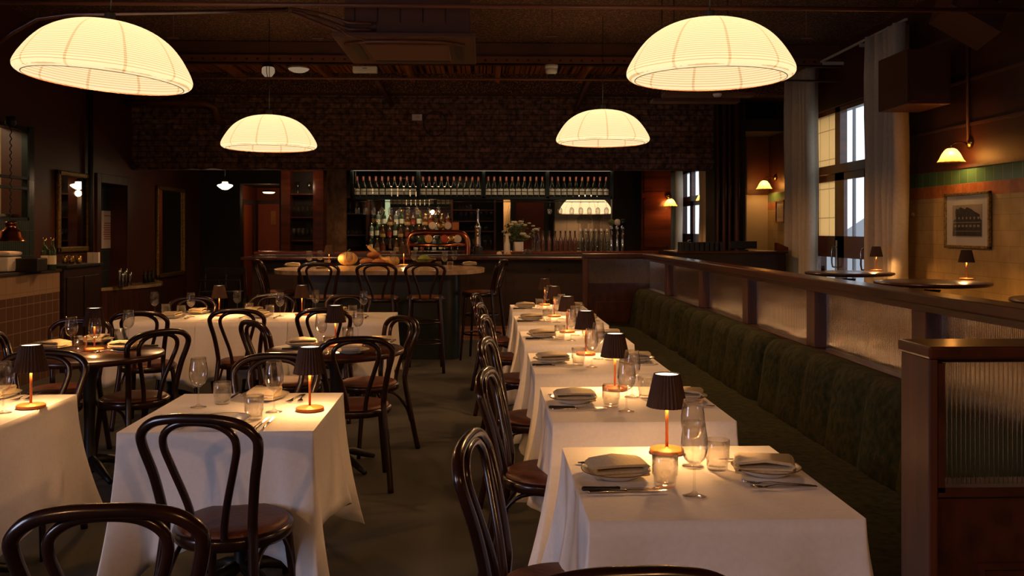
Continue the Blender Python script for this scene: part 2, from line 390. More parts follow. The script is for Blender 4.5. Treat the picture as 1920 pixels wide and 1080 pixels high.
# brick header over the bar and what carries it
hb = aty(700, 318, 14.2).z
hx0, hx1 = XL, aty(1350, 300, 14.2).x
b = MB(); 
b.grid(lambda i, j: Vector((hx0 + (hx1 - hx0) * i / 60, 14.2 + random.uniform(-.012, .012) - (.03 if j == 1 else 0), hb + (3.62 - hb) * (0, .10, .16, .4, .6, .8, 1)[j] + (random.uniform(-.02, .02) if j == 0 else 0))), 61, 7)
b.box(hx0, hx1, 14.22, 14.7, hb + .02, 3.62)
struct(b.build('wall_header', 'brickwall'))
struct(B(XL, XR, 13.9, 14.75, 3.60, CZ).build('ceiling_beam', 'ceil'))
cx0, cx1 = aty(1338, 400, 14.2).x, aty(1396, 400, 14.2).x
struct(B(cx0, cx1, 14.15, 14.7, 0, 3.62).build('wall_column_right', 'blackish'))
px0, px1 = aty(618, 400, 14.35).x, aty(645, 400, 14.35).x
b = MB(); b.grid(lambda i, j: Vector(((px0 + px1) / 2 + cos(2 * pi * i / 16) ** 3 * .16 + random.uniform(-.008, .008), 14.35 + sin(2 * pi * i / 16) ** 3 * .16, hb * j / 12)), 16, 13, cu=True)
struct(b.build('wall_pillar_left', 'plaster'))
# wall behind the bar with its openings
BY = 17.6
def bx(px): return aty(px, 400, BY).x
def bz(py): return aty(800, py, BY).z
b = MB()
b.box(XL, bx(450), BY, BY + .2, 0, 3.1); b.box(bx(450), bx(524), BY, BY + .2, bz(345), 3.1)
b.box(bx(524), bx(944), BY, BY + .2, 0, 3.1); b.box(bx(944), bx(957), BY, BY + .2, bz(372), 3.1)
b.box(bx(957), bx(1038), BY, BY + .2, 0, 3.1); b.box(bx(1038), bx(1148), BY, BY + .2, 0, 1.15); b.box(bx(1038), bx(1148), BY, BY + .2, bz(352), 3.1)
b.box(bx(1148), bx(1205), BY, BY + .2, 0, 3.1)
struct(b.build('wall_back', 'blackish'))
# corridor
struct(MB().box(-5.36, -5.30, BY + .2, 21.5, 0, 2.5).box(bx(540), bx(545), BY + .2, 21.5, 0, 2.5).box(-5.36, -3.5, 21.5, 21.6, 0, 2.5).build('wall_corridor', 'redwall'))
struct(B(-5.36, -3.4, BY + .2, 21.6, 2.5, 2.6).build('ceiling_corridor', 'blackish'))
def panel_door(name, x0, x1, y, z1, mat, n=1, hside=-1):
    d = struct(B(x0, x1, y, y + .05, 0, z1).build(name, mat, bevel=.004))
    MB().box(x0 - .08, x0, y - .03, y + .06, 0, z1 + .08).box(x1, x1 + .08, y - .03, y + .06, 0, z1 + .08).box(x0, x1, y - .03, y + .06, z1, z1 + .08).build('door_casing', 'barwood', d)
    p = MB(); h = (z1 - .2) / n
    for k in range(n):
        za, zb = .15 + h * k, .15 + h * k + h - .1
        for q in ((x0 + .09, x0 + .105, za, zb), (x1 - .105, x1 - .09, za, zb), (x0 + .09, x1 - .09, za, za + .015), (x0 + .09, x1 - .09, zb - .015, zb)): p.box(q[0], q[1], y - .012, y, q[2], q[3])
    p.build('door_moulding', mat, d)
    hx = x0 + .07 if hside < 0 else x1 - .07
    MB().tube([(hx, y - .05, 1.02), (hx - hside * -.1, y - .05, 1.02)], .01).tube([(hx, y, 1.02), (hx, y - .05, 1.02)], .01).build('door_handle', 'chrome', d)
    return d
dx0, dx1 = aty(484, 400, 21.4).x, aty(524, 400, 21.4).x
panel_door('door_1', dx0, dx1 + .1, 21.4, 2.12, 'reddoor')
s_ = aty(512, 408, 21.3); 
tag(B(s_.x - .06, s_.x + .06, 21.34, 21.36, s_.z - .17, s_.z + .15).build('door_sign', 'brass'), 'small brass plaque on the red corridor door', 'sign')
d2 = struct(B(-5.30, -5.27, 20.15, 20.95, 0, 2.08).build('door_2', 'reddoor', bevel=.004))
MB().box(-5.30, -5.25, 20.05, 20.15, 0, 2.18).box(-5.30, -5.25, 20.95, 21.05, 0, 2.18).box(-5.30, -5.25, 20.15, 20.95, 2.08, 2.18).build('door_casing', 'barwood', d2)
# door behind the flower vase and the lit gap at its left
panel_door('door_3', bx(966), bx(1020), BY - .06, bz(378), 'reddoor', 1)
struct(B(bx(938) - .1, bx(958) + .1, 18.5, 18.55, 0, 2.5).build('wall_lobby', 'cream_wall'))
# made-up room standing in for a mirror: plank wall with an old photograph
MY = 20.2
struct(B(1.0, 3.9, MY, MY + .1, 0, 3.1).build('wall_mural', 'blackish'))
# panelled wall right of the bar
q0, q1 = aty(1203, 400, 17.4).x, aty(1258, 400, 17.4).x
pw = struct(B(q0, q1, 17.4, 17.55, 0, 3.1).build('wall_panelled', 'woodred'))
for za, zb in ((.2, 1.1), (1.18, bz(372)), (bz(362), 2.7)):
    MB().box(q0 + .05, q1 - .05, 17.385, 17.40, za, za + .02).box(q0 + .05, q1 - .05, 17.385, 17.40, zb - .02, zb).box(q0 + .05, q0 + .07, 17.385, 17.4, za, zb).box(q1 - .07, q1 - .05, 17.385, 17.4, za, zb).build('panel_moulding', 'woodred', pw)
# ---- street doors and far window
def french(n, y0, y1, z1, zt, frost=True):
    X = XR + .10
    f = MB(); t = .07
    f.box(X - .05, X + .05, y0, y0 + t, 0, z1).box(X - .05, X + .05, y1 - t, y1, 0, z1).box(X - .05, X + .05, y0, y1, z1 - t, z1).box(X - .07, X + .07, y0, y1, zt - .06, zt + .06)
    ym = (y0 + y1) / 2
    f.box(X - .05, X + .05, ym - .09, ym + .09, zt, z1)
    d = struct(f.build('window_%d' % n, 'woodred'))
    for a, c, mt in ((y0 + t, ym - .05, 'pane'), (ym + .05, y1 - t, 'frosted' if frost else 'pane')):
        B(X - .004, X + .004, a, c, zt + .06, z1 - t).build('pane', mt, d)
    nd = 4
    for k, (a, c) in enumerate(((y0 + t, ym - .0), (ym + .0, y1 - t))):
        g = MB(); s = .16
        g.box(X - .025, X + .025, a, a + s, 0, zt - .06).box(X - .025, X + .025, c - s, c, 0, zt - .06)
        for z in (0, 1.12, zt - .16): g.box(X - .025, X + .025, a, c, z, z + (.16 if z != 1.12 else .30))
        lf = g.build('door_leaf', 'woodred', d)
        mt = 'pane' if k == 0 or not frost else 'frosted'
        B(X - .004, X + .004, a + s, c - s, .16, 1.12).build('pane', 'pane', lf); B(X - .004, X + .004, a + s, c - s, 1.42, zt - .16).build('pane', mt, lf)
        hy = a + s / 2
        MB().tube([(X - .03, hy, .98), (X - .09, hy, .99), (X - .10, hy, 1.05), (X - .10, hy, 1.20), (X - .09, hy, 1.26), (X - .03, hy, 1.27)], .012).box(X - .035, X - .025, hy - .03, hy + .03, .93, 1.36).build('pull_handle', 'chrome', lf)
    return d
french(2, DY0, DY1, DZ, 2.36); french(3, FY0, FY1, FZ, 2.25, False)
# outside
struct(B(XR + .3, 60, -10, 70, -.25, -.05).build('ground_street', 'tar'))
hs = thing('house', 'pale house with a pitched roof seen through the right door pane', 'house', (31, 68, -2.2))
hs.scale = (1.3, 1.3, 1.3)
B(-2, 3, -3, 3, 0, 2.0).build('house_wall', 'render_wall', hs)
MB().prism([(-2.6, 2.0), (3.6, 2.0), (.5, 4.0)], -3.4, 3.4, Matrix.Rotation(pi / 2, 4, 'X')).build('roof', 'tar', hs)
pl = thing('street_pole', 'thin dark street pole outside the clear upper door pane', 'pole', (7.55, 18.2, 0))
MB().cyl((0, 0, 0), .04, 0, 6.5, 10, .03).build('pole_shaft', 'tar', pl); MB().tube([(0, 0, 4.6), (.5, -.4, 4.55)], .02).build('pole_arm', 'tar', pl)
# ---- curtains
def curtain(label, pa, pb, ztop, X, n, group=None, top_px=None):
    ya, yb = atx(pa, 400, X).y, atx(pb, 400, X).y
    nn = n * 8
    def fn(i, j):
        t = i / (nn - 1); z = .04 + (ztop - .04) * j / 8; a = .095 * (1 + .3 * sin(7 * t + 1)); return Vector((X + a * sin(2 * pi * n * t) + .01 * sin(3 * z + 9 * t), ya + (yb - ya) * t + .01 * sin(z * 2 + 20 * t), z))
    return tag(MB().grid(fn, nn, 9).build('curtain', 'curtain', solid=.004), label, 'curtain', group)
CX = 4.62
curtain('pale full-length curtain right of the street doors, behind the brown speaker box', 1630, 1697, 3.78, CX, 5)
curtain('pale full-length curtain left of the street doors', 1478, 1528, 3.78, CX, 5)
curtain('pale curtain left of the far window beyond the bar', 1259, 1275, 2.9, CX, 4)
curtain('narrow pale curtain right of the far window, beside a lit wall light', 1318, 1332, 2.9, CX, 4)
r = thing('curtain_rail', 'thin white curtain rail above the street doors', 'curtain rail')
ra, rb = atx(1700, 52, CX), atx(1475, 160, CX)
MB().box(CX - .012, CX + .012, ra.y, rb.y, 3.79, 3.815).build('rail', 'offwhite', r)
for px in (1612, 1543): y = atx(px, 100, CX).y; B(CX, XR, y - .02, y + .02, 3.75, 3.79).build('rail_bracket', 'offwhite', r)
# ---- left wall: kitchen hatch, teal tiles, doorway with ribbed curtain
struct(MB().box(XL, XL + .012, 7.5, HY1 + .16, .9, HZ0).box(XL, XL + .012, HY1, HY1 + .16, HZ0, 2.74).build('trim_11', 'tile_teal'))
k = struct(MB().box(XL - 1.3, XL - 1.25, HY0 - .6, HY1 + .6, .9, 3.2).box(XL - 1.3, XL - .3, HY1 + .5, HY1 + .55, .9, 3.2).box(XL - 1.3, XL - .3, HY0 - .6, HY0 - .55, .9, 3.2).box(XL - 1.3, XL - .3, HY0 - .6, HY1 + .6, 3.2, 3.25).box(XL - 1.3, XL - .3, HY0 - .6, HY1 + .6, .85, .9).build('wall_kitchen', 'cream_wall'))
light('kitchen_lamp', 'POINT', (XL - .7, 9.8, 2.9), 16, (1, .72, .42), size=.1)
f = MB()
for y in (HY0, 9.35, 10.1, HY1 - .04): f.box(XL - .04, XL + .03, y, y + .04, HZ0, HZ1)
for z in (HZ0, 1.98, 2.10, HZ1 - .04): f.box(XL - .04, XL + .03, HY0, HY1, z, z + (.03 if z < 2.5 else .04))
struct(f.build('window_4', 'darksteel'))
sh = tag(MB().box(XL - .5, XL - .1, HY0, HY1, 1.66, 1.69).build('shelf', 'steel'), 'steel shelf inside the kitchen hatch', 'shelf')
for kx, y in enumerate((10.05, 10.35)):
    m_ = MB()
    for q in range(6): m_.lathe([(0, q * .012), (.08, q * .012), (.12, q * .012 + .01), (.08, q * .012 + .006)], 20)
    tag(m_.build('plate_stack', 'china', loc=(XL - .28, y, 1.69)), ('stack of white plates on the kitchen hatch shelf, ' + ('left one', 'right one')[kx]), 'plate')
dk = struct(MB().box(XL - .26, XL - .24, KY0 - .1, KY1 + .1, 0, KZ + .1).build('wall_doorway_back', 'tile_teal'))
cas = MB(); cas.box(XL, XL + .03, KY0 - .13, KY0, 0, KZ + .13).box(XL, XL + .03, KY1, KY1 + .13, 0, KZ + .13).box(XL, XL + .03, KY0, KY1, KZ, KZ + .13)
struct(cas.build('door_4', 'woodv', bevel=.006))
n0, n1 = atx(190, 395, XL - .235), atx(211, 465, XL - .235)
pn = thing('notice', 'white paper notice pinned in the left doorway', 'notice', (XL - .235, (n0.y + n1.y) / 2, n1.z))
nw, nh = n1.y - n0.y, n0.z - n1.z
sh_ = B(0, .006, -nw / 2, nw / 2, 0, nh).build('sheet', 'paper', pn)
m_ = MB()
for q in range(9): zz = nh * (.86 - .085 * q) if q < 1 else nh * (.72 - .06 * q); wd = nw * (.30 if q == 0 else (.36, .30, .33)[q % 3]); m_.box(.006, .0075, -wd, wd, zz, zz + nh * .022)
m_.build('printed_lines', 'ink_red', sh_)

# ------------------------------------------------------------------ ceiling fittings
ty0, ty1 = 12.45, 13.9
m_ = MB()
x = -5.3
sl = struct(B(XL, XR, ty0, ty1, 3.93, 3.95).build('trim_12', 'slatdark'))
while x < 4.8:
    wd = random.choice((.035, .05, .07)); m_.box(x, x + wd, ty0, ty1, 3.90, 3.93); x += wd + random.choice((.012, .02, .06))
struct(m_.build('trim_13', 'slatwood'))
# cross beam with bolt holes
bm = thing('steel_beam', 'long dark steel beam with bolt holes under the timber ceiling strip', 'beam', (0, 12.3, 3.74))
MB().box(XL, XR, -.06, .06, 0, .015).box(XL, XR, -.008, .008, 0, .30).build('web', 'paint_brown', bm)
m_ = MB()
for q in range(70): m_.box(-5.2 + q * .145, -5.17 + q * .145, -.066, -.06, .045, .07)
m_.build('bolt_holes', 'black', bm); B(XL, XR, -.06, -.05, 0, .11).build('flange', 'pipe_brown', bm)
for i_, (px, py) in enumerate(((205, 118), (407, 118), (590, 118), (760, 118), (935, 118), (1106, 118), (1210, 118))):
    q = aty(px, py, 12.5)
    tag(B(q.x - .035, q.x + .035, 12.4, 13.9, 3.76, 3.86).build('joist', 'slatwood'), '%s timber joist from the left under the timber ceiling strip' % ORD[i_], 'joist', 'joists of the timber ceiling strip')
def pipe(name, label, pts, r, mat='pipe_brown', cat='pipe'): return tag(MB().tube(pts, r, 10).build(name, mat), label, cat)
pipe('ceiling_pipe', 'long brown pipe running across the room nearest the camera', [(-5.3, 7.0, 3.23), (4.6, 7.0, 3.23)], .018)
pipe('ceiling_pipe', 'long brown pipe running across the room in front of the brick header', [(-5.3, 12, 3.50), (4.8, 12, 3.50)], .016)
a0 = aty(240, 195, 13.6)
pipe('drain_pipe', 'dark pipe with elbow at the left end of the brick header', [(-5.3, 13.7, aty(245, 193, 13.7).z), (aty(385, 193, 13.7).x, 13.7, aty(245, 193, 13.7).z), (aty(400, 200, 13.7).x, 13.75, aty(400, 200, 13.7).z), (aty(402, 225, 13.7).x, 13.9, aty(402, 225, 13.7).z), (aty(402, 225, 13.7).x, 14.15, aty(402, 225, 13.7).z)], .05)
# bundle of cables by the big left lantern
P_ = lambda px, py, Y=6.6: tuple(aty(px, py, Y))
pipe('cable_duct', 'grey-brown flexible duct curving above the left lantern', [P_(-10, 85), P_(25, 60), P_(70, 35), P_(130, 27), P_(250, 25), P_(430, 22), P_(540, 18)], .018, 'wood')
for i_, (dy, lab) in enumerate(((0, 'upper'), (12, 'middle'), (25, 'lower'))):
    pipe('cable', '%s brown cable slanting to the left side of the air conditioner' % lab, [P_(545, 16 + dy * .3, 7.2), P_(600, 25 + dy * .8, 7.4), P_(655, 43 + dy, 7.2), P_(696, 44 + dy, 7.2)], .013)
pipe('cable', 'thin bright cable looping under the air conditioner inlet', [P_(560, 22, 7.15), P_(630, 48, 7.2), P_(652, 66, 7.0), P_(684, 76, 7.0)], .006, 'pipe_brown')
def rod(i_, px, y0, y1, Y, lab):
    a, c = aty(px, y0, Y), aty(px, y1, Y)
    o = thing('hanger_rod', lab, 'rod', (a.x, Y, c.z))
    MB().tube([(0, 0, 0), (0, 0, min(CZ, a.z) - c.z)], .005).build('rod', 'pipe_brown', o); B(-.05, .05, -.012, .012, -.012, 0).build('clip', 'pipe_brown', o)
for i_, (px, y0, y1, Y) in enumerate(((325, -60, 70, 8.6), (596, -60, 70, 8.6), (1035, -60, 66, 8.6), (1512, -40, 70, 8.6))): rod(i_, px, y0, y1, Y, '%s thin hanger rod from the left, ending above the dark beam' % ORD[i_])
# tilted beam braces on the brick header
for lab, a, c in (('left', (705, 150), (735, 197)), ('right', (1105, 150), (1078, 207))):
    pipe('brace', '%s diagonal dark brace in front of the brick header' % lab, [tuple(aty(*a, 13.5)), tuple(aty(*c, 14.15))], .04, 'paint_brown', 'brace')
# air conditioner
ac = thing('air_conditioner', 'brown ceiling air conditioner cassette between the two big lanterns', 'air conditioner', (-.62, 7.75, 3.02))
B(-.48, .52, -.50, .45, .04, .36).build('housing', 'paint_brown', ac, bevel=.01)
m_ = MB()
for q in range(5): m_.box(-.40 + q * .18, -.395 + q * .18, -.505, -.50, .14, .28)
m_.box(-.30, -.28, -.505, -.5, .07, .09).build('housing_slots', 'black', ac)
fa = B(-.56, .56, -.60, .56, 0, .04).build('fascia', 'paint_brown', ac, bevel=.008)
m_ = MB()
for s in (-1, 1): m_.box(-.33, .33, s * .42 - .035, s * .42 + .035, -.006, .002); m_.box(s * .42 - .035, s * .42 + .035, -.33, .33, -.006, .002)
m_.build('air_outlet', 'black', fa); B(-.34, .34, -.34, .34, -.012, 0).build('grille', 'pipe_brown', fa, bevel=.01)
m_ = MB(); m_.tube([(-.5, -.35, -.01), (-.3, -.48, -.012), (0, -.5, -.012), (.3, -.47, -.012), (.47, -.33, -.01)], .012, 8); m_.build('louvre_edge', 'pipe_brown', fa); MB().tube([(-.4, .3, .3), (-.4, .3, CZ - 3.02)], .008).tube([(.4, .3, .3), (.4, .3, CZ - 3.02)], .008).build('hanging_rod', 'pipe_brown', ac)
# small ceiling things
def lathe_thing(name, lab, cat, loc, parts):
    o = thing(name, lab, cat, loc)
    for nm, mt, prof in parts: MB().lathe(prof, 24).build(nm, mt, o)
    return o
q = aty(503, 150, 12.2); o = lathe_thing('ceiling_light', 'small caged glass ceiling light left of the round white dome', 'light', tuple(q), [('glass_globe', 'opal_dim', [(0, .03), (.05, .045), (.085, .09), (.085, .15), (.07, .17)]), ('cap', 'darksteel', [(.07, .17), (.08, .19), (.05, .21), (0, .21)]), ('finial', 'brass', [(0, 0), (.02, .01), (.02, .03), (0, .04)])])
MB().tube([(0, -.09, .17), (0, -.092, .1), (0, -.05, .04), (0, 0, .02), (0, .05, .04), (0, .092, .1), (0, .09, .17)], .005).tube([(-.09, 0, .17), (-.092, 0, .1), (-.05, 0, .04), (0, 0, .02), (.05, 0, .04), (.092, 0, .1), (.09, 0, .17)], .005).build('cage', 'darksteel', o)
q = aty(560, 136, 13); lathe_thing('ceiling_light', 'shallow round white dome on the timber ceiling strip', 'light', tuple(q), [('diffuser', 'opal_dim', [(0, 0), (.08, .006), (.13, .03), (.15, .055)]), ('rim', 'white', [(.15, .05), (.155, .07), (0, .09)])])
q = aty(1034, 144, 11.9); lathe_thing('security_camera', 'white dome security camera left of the far right lantern', 'camera', tuple(q), [('dome', 'darksteel', [(0, 0), (.03, .01), (.045, .035)]), ('housing', 'white', [(.05, .03), (.075, .05), (.08, .10), (.075, .105), (.085, .11), (.085, .155), (0, .165)])])
q = aty(685, 137, 12.0); o = thing('emergency_light', 'white oblong emergency light box below the air conditioner', 'light', tuple(q)); B(-.16, .16, -.05, .05, 0, .085).build('casing', 'white', o, bevel=.012); MB().tube([(0, 0, .08), (0, 0, CZ - q.z)], .008).build('stem', 'paint_brown', o)
MB().box(-.03, -.018, -.053, -.05, .05, .062).box(-.008, .006, -.053, -.05, .05, .062).box(.016, .026, -.053, -.05, .05, .062).build('indicator', 'darksteel', o)
q = aty(782, 226, 14.15); o = thing('junction_box', 'small white junction box on the brick header', 'junction box', tuple(q)); B(-.08, .08, -.02, .03, 0, .10).build('box_lid', 'white', o, bevel=.01); B(.0, .03, -.024, -.02, .04, .07).build('switch', 'offwhite', o)
MB().tube([(.0, .0, .1), (0, 0, .45)], .012).build('conduit', 'paint_brown', o)
loop = [tuple(Vector(q) + Vector((.10 + .18 * (1 - cos(a)), .0, -.05 - .19 * sin(a)))) for a in [2 * pi * k / 20 for k in range(21)]]
pipe('cable', 'loop of black cable hanging beside the white junction box', loop, .008, 'black')
q = aty(1345, 182, 8.2); lathe_thing('smoke_detector', 'small white ceiling sensor below the big right lantern', 'sensor', tuple(q), [('sensor_head', 'white', [(0, 0), (.03, .003), (.04, .02), (.04, .03), (0, .035)]), ('stem', 'paint_brown', [(.004, .035), (.004, CZ - q.z)])])
for i_, (pa, pb, y, lab) in enumerate(((1247, 1415, 178, 'upper'), (1225, 1388, 190, 'lower'))):
    a, c = aty(pa, y, 8.25 + .4 * i_), aty(pb, y, 8.25 + .4 * i_)
    tag(B(a.x, c.x, a.y, a.y + .18, a.z, a.z + .03).tube([(a.x + .1, a.y + .09, a.z + .03), (a.x + .1, a.y + .09, CZ)], .006).tube([(c.x - .1, a.y + .09, a.z + .03), (c.x - .1, a.y + .09, CZ)], .006).build('hanging_board', 'paint_brown'), '%s dark board hanging below the big right lantern' % lab, 'board')
for i_, px in enumerate((1346, 1358, 1368, 1382)):
    q = aty(px, 300, 14.05); pipe('wall_pipe', '%s vertical pipe from the left on the dark column by the bar' % ORD[i_], [(q.x, 14.05, .0), (q.x, 14.05, 3.6)], (.02, .03, .02, .04)[i_], 'paint_brown')
# speaker boxes
sp = thing('speaker', 'big brown speaker box hanging in front of the right curtain', 'speaker', (4.42, 9.2, 2.76))
B(-.20, .25, -.30, .35, 0, .55).build('cabinet', 'paint_brown', sp, bevel=.01); B(-.17, .22, -.312, -.30, .03, .52).build('grille', 'paint_brown', sp)
MB().tube([(.2, .1, .3), (.5, .1, .3)], .02).build('bracket', 'black', sp)
sp = thing('speaker', 'dark tilted speaker under the ceiling in the top right corner', 'speaker', tuple(aty(1815, 30, 7.6)))
M = Matrix.Rotation(.5, 4, 'Y') @ Matrix.Rotation(-.4, 4, 'X')
MB().box(-.24, .24, -.15, .15, -.14, .14, M).build('cabinet', 'paint_brown', sp); MB().box(-.20, -.02, -.156, -.15, -.11, .11, M).build('grille', 'pipe_brown', sp)
q = Vector(sp.location); MB().tube([(.1, .1, .0), (.5, .2, .3), (XR - q.x, .3, .3)], .02).build('bracket', 'black', sp)
# left wall vertical pole
q = aty(165, 400, 11.6); pipe('wall_pipe', 'tall dark vertical pipe between the gilt mirror and the left doorway', [(atx(170, 300, XL + .06).x, atx(170, 300, XL + .06).y, 0), (XL + .06, atx(170, 300, XL + .06).y, CZ)], .035, 'black')

# ------------------------------------------------------------------ lanterns
LPROF = [(.02, .40), (.12, .395), (.225, .375), (.32, .337), (.405, .28), (.468, .212), (.518, .138), (.547, .084), (.557, .050), (.551, .026), (.531, .008), (.50, 0)]
def smooth_prof(P, n):
    out = []
    for i in range(len(P) - 1):
        p0, p1, p2, p3 = P[max(i - 1, 0)], P[i], P[i + 1], P[min(i + 2, len(P) - 1)]
        for k in range(n):
            t = k / n; out.append(tuple(.5 * (2 * p1[d] + (p2[d] - p0[d]) * t + (2 * p0[d] - 5 * p1[d] + 4 * p2[d] - p3[d]) * t * t + (3 * p1[d] - p0[d] - 3 * p2[d] + p3[d]) * t ** 3) for d in (0, 1)))
    return out + [P[-1]]
def make_lantern():
    o = thing('paper_lantern', '', 'pendant lamp')
    MB().lathe(smooth_prof(LPROF, 4), 64).build('paper_shade', 'lantern_paper', o)
    MB().tube([(.50 * cos(2 * pi * k / 64), .50 * sin(2 * pi * k / 64), 0) for k in range(64)], .003, 6, True).build('rim_wire', 'china_rim', o)
    MB().cyl((0, 0, 0), .035, .40, .46, 12).build('cap', 'black', o)
    MB().tube([(0, 0, .45), (0, 0, 1.55)], .004).build('cord', 'black', o)
    MB().ball((0, 0, .2), .045).build('bulb', 'bulb_warm', o)
    light('lantern_light', 'POINT', (0, 0, .10), LANTERN_W, (1, .46, .17), o, .05)
    return o
LANTERN_W = 66
lantern = Kind(make_lantern)
for lab, px, py, Y, tilt in (('large lit paper lantern at the top left of the room', 196, 153, 6.15, .075), ('large lit paper lantern at the top right, above the banquette', 1331, 149, 6.05, 0), ('smaller looking lit paper lantern farther back on the left', 505, 279, 10.9, 0), ('smaller looking lit paper lantern farther back on the right, over the bar', 1130, 269, 10.8, 0)):
    q = aty(px, py, Y); o = lantern(lab, tuple(q), rot=(0, tilt, .3), group=None); 
lantern('unseen paper lantern added behind the camera for warm fill, left one of the pair', (-2.6, -1.3, 2.52), .2); lantern('unseen paper lantern added behind the camera for warm fill, right one of the pair', (1.35, -1.3, 2.52), .9)  # added pair, never in view: warm fill for the nearest tables
q = aty(1098, 401, 18.9); lantern('paper lantern imitating a mirror reflection beyond the bar, behind the hanging wine glasses', tuple(q), .6)  # made-up lantern in place of one reflected in a mirror
# schoolhouse pendants
q = aty(422, 356, 15.0)
o = lathe_thing('opal_pendant', 'glowing opal glass pendant in the dark passage left of the bar', 'pendant lamp', tuple(q), [('glass_shade', 'opal', [(0, 0), (.04, .004), (.09, .035), (.12, .06), (.125, .075), (.11, .085), (.05, .10), (.045, .13)]), ('fitter', 'brass', [(.05, .13), (.05, .15), (.025, .16), (.02, .20), (0, .2)])])
MB().tube([(0, 0, .2), (0, 0, 1.1)], .005).build('cord', 'black', o); light('opal_light', 'POINT', (0, 0, -.06), 3, (1, .6, .3), o, .05)
q = aty(504, 363, 19.6)
o = lathe_thing('ceiling_light', 'flat glowing light under the red corridor ceiling', 'light', tuple(q), [('diffuser', 'opal', [(0, 0), (.1, .005), (.13, .03)]), ('rim', 'brass', [(.13, .03), (.13, .05), (0, .07)])])
light('corridor_light', 'POINT', (0, 0, -.12), 10, (1, .55, .28), o, .08)
light('lobby_light', 'POINT', (.50, 18.15, 2.0), 6, (1, .5, .18), None, .05)
# wall lights
def make_sconce():
    o = thing('wall_light', '', 'wall light')
    MB().lathe([(0, 0), (.055, 0), (.06, .015), (.04, .03), (.02, .04)], 20, (0, 0, 0), Matrix.Rotation(-pi / 2, 3, 'Y').to_4x4()).build('wall_plate', 'brass', o)
    MB().tube([(-.03, 0, 0), (-.10, 0, .01), (-.17, 0, .0), (-.20, 0, -.02), (-.20, 0, -.06)], .008).build('arm', 'brass', o)
    fr = lambda a, z: 1 + (.07 * sin(12 * a) if z < -.15 else .02 * sin(24 * a))
    MB().lathe([(.030, -.055), (.055, -.07), (.084, -.11), (.106, -.165), (.128, -.195)], 72, (-.20, 0, 0), fr=fr).build('glass_shade', 'shade_glass', o)
    MB().ball((-.20, 0, -.10), .022).build('bulb', 'bulb_warm', o)
    light('wall_light_lamp', 'POINT', (-.20, 0, -.135), 9, (1, .50, .16), o, .034)
    return o
sconce = Kind(make_sconce)
q = atx(1820, 268, XR); sconce('amber ruffled glass wall light above the framed photograph', tuple(q)); 
pipe('conduit', 'vertical brown conduit running down to the nearest wall light', [(XR - .03, q.y, q.z), (XR - .03, q.y, q.z + 1.35)], .016, 'paint_brown')
q = aty(1468, 332, 14.9); sconce('small ruffled glass wall light left of the street door curtains', (XR - .0, 15.0, q.z))
q = aty(1253, 368, 17.38); sconce('tiny lit wall light on the red panelled wall', tuple(q), pi / 2)
q = aty(1332, 360, 20.0); sconce('tiny lit wall light beside the far window curtain', (q.x, 20.0, q.z), 0)
# ------------------------------------------------------------------ divider with reeded glass, banquette
DX, DN, DF = 1.80, 2.09, 9.90
RT, GB, GT = 1.245, .875, 1.175
def reeded(name, p0, p1, z0, z1, parent, pitch=.0115):
    """ribbed pane between two floor points"""
    p0, p1 = Vector((*p0, 0)), Vector((*p1, 0)); d = (p1 - p0); Ln = d.length; d.normalize(); n = Vector((-d.y, d.x, 0))
    nr = int(Ln / pitch); k = 6; m_ = MB()
    N_ = nr * k + 1
    def fn(i, j):
        u = i / (N_ - 1); h = abs(sin(pi * nr * u)) * .006; return p0 + d * (Ln * u) + n * (.003 + h) + Vector((0, 0, (z0, z1)[j]))
    m_.grid(fn, N_, 2); 
    m_.grid(lambda i, j: p0 + d * (Ln * (1 - i / (N_ - 1))) - n * (.003 + abs(sin(pi * nr * i / (N_ - 1))) * .005) + Vector((0, 0, (z0, z1)[j])), N_, 2)
    return m_.build(name, 'reeded', parent)
dv = thing('room_divider', 'long dark wood divider with reeded glass panes behind the green banquette', 'divider', (0, 0, 0))
B(DX - .05, DX + .085, DN + .15, DF + .06, RT - .045, RT).build('top_rail', 'wood', dv, bevel=.008)
B(DX - .035, DX + .075, DN + .15, DF, GT + .0, RT - .045).build('upper_rail', 'wood', dv)
B(DX - .035, DX + .075, DN + .15, DF, GB - .07, GB).build('lower_rail', 'wood', dv)
B(DX - .03, DX + .06, DN + .15, DF, 0, GB - .07).build('kick_panel', 'wood', dv)
ys = [DF, 8.68, 7.30, 6.05, 4.83, 3.62, DN + .15]
for k, y in enumerate(ys[1:-1]): B(DX - .036, DX + .11, y - .06, y + .06, GB, GT).build('post', 'woodv', dv, bevel=.004)
for k in range(len(ys) - 1): reeded('reeded_pane', (DX + .03, ys[k] - .06), (DX + .03, ys[k + 1] + .06), GB, GT, dv)
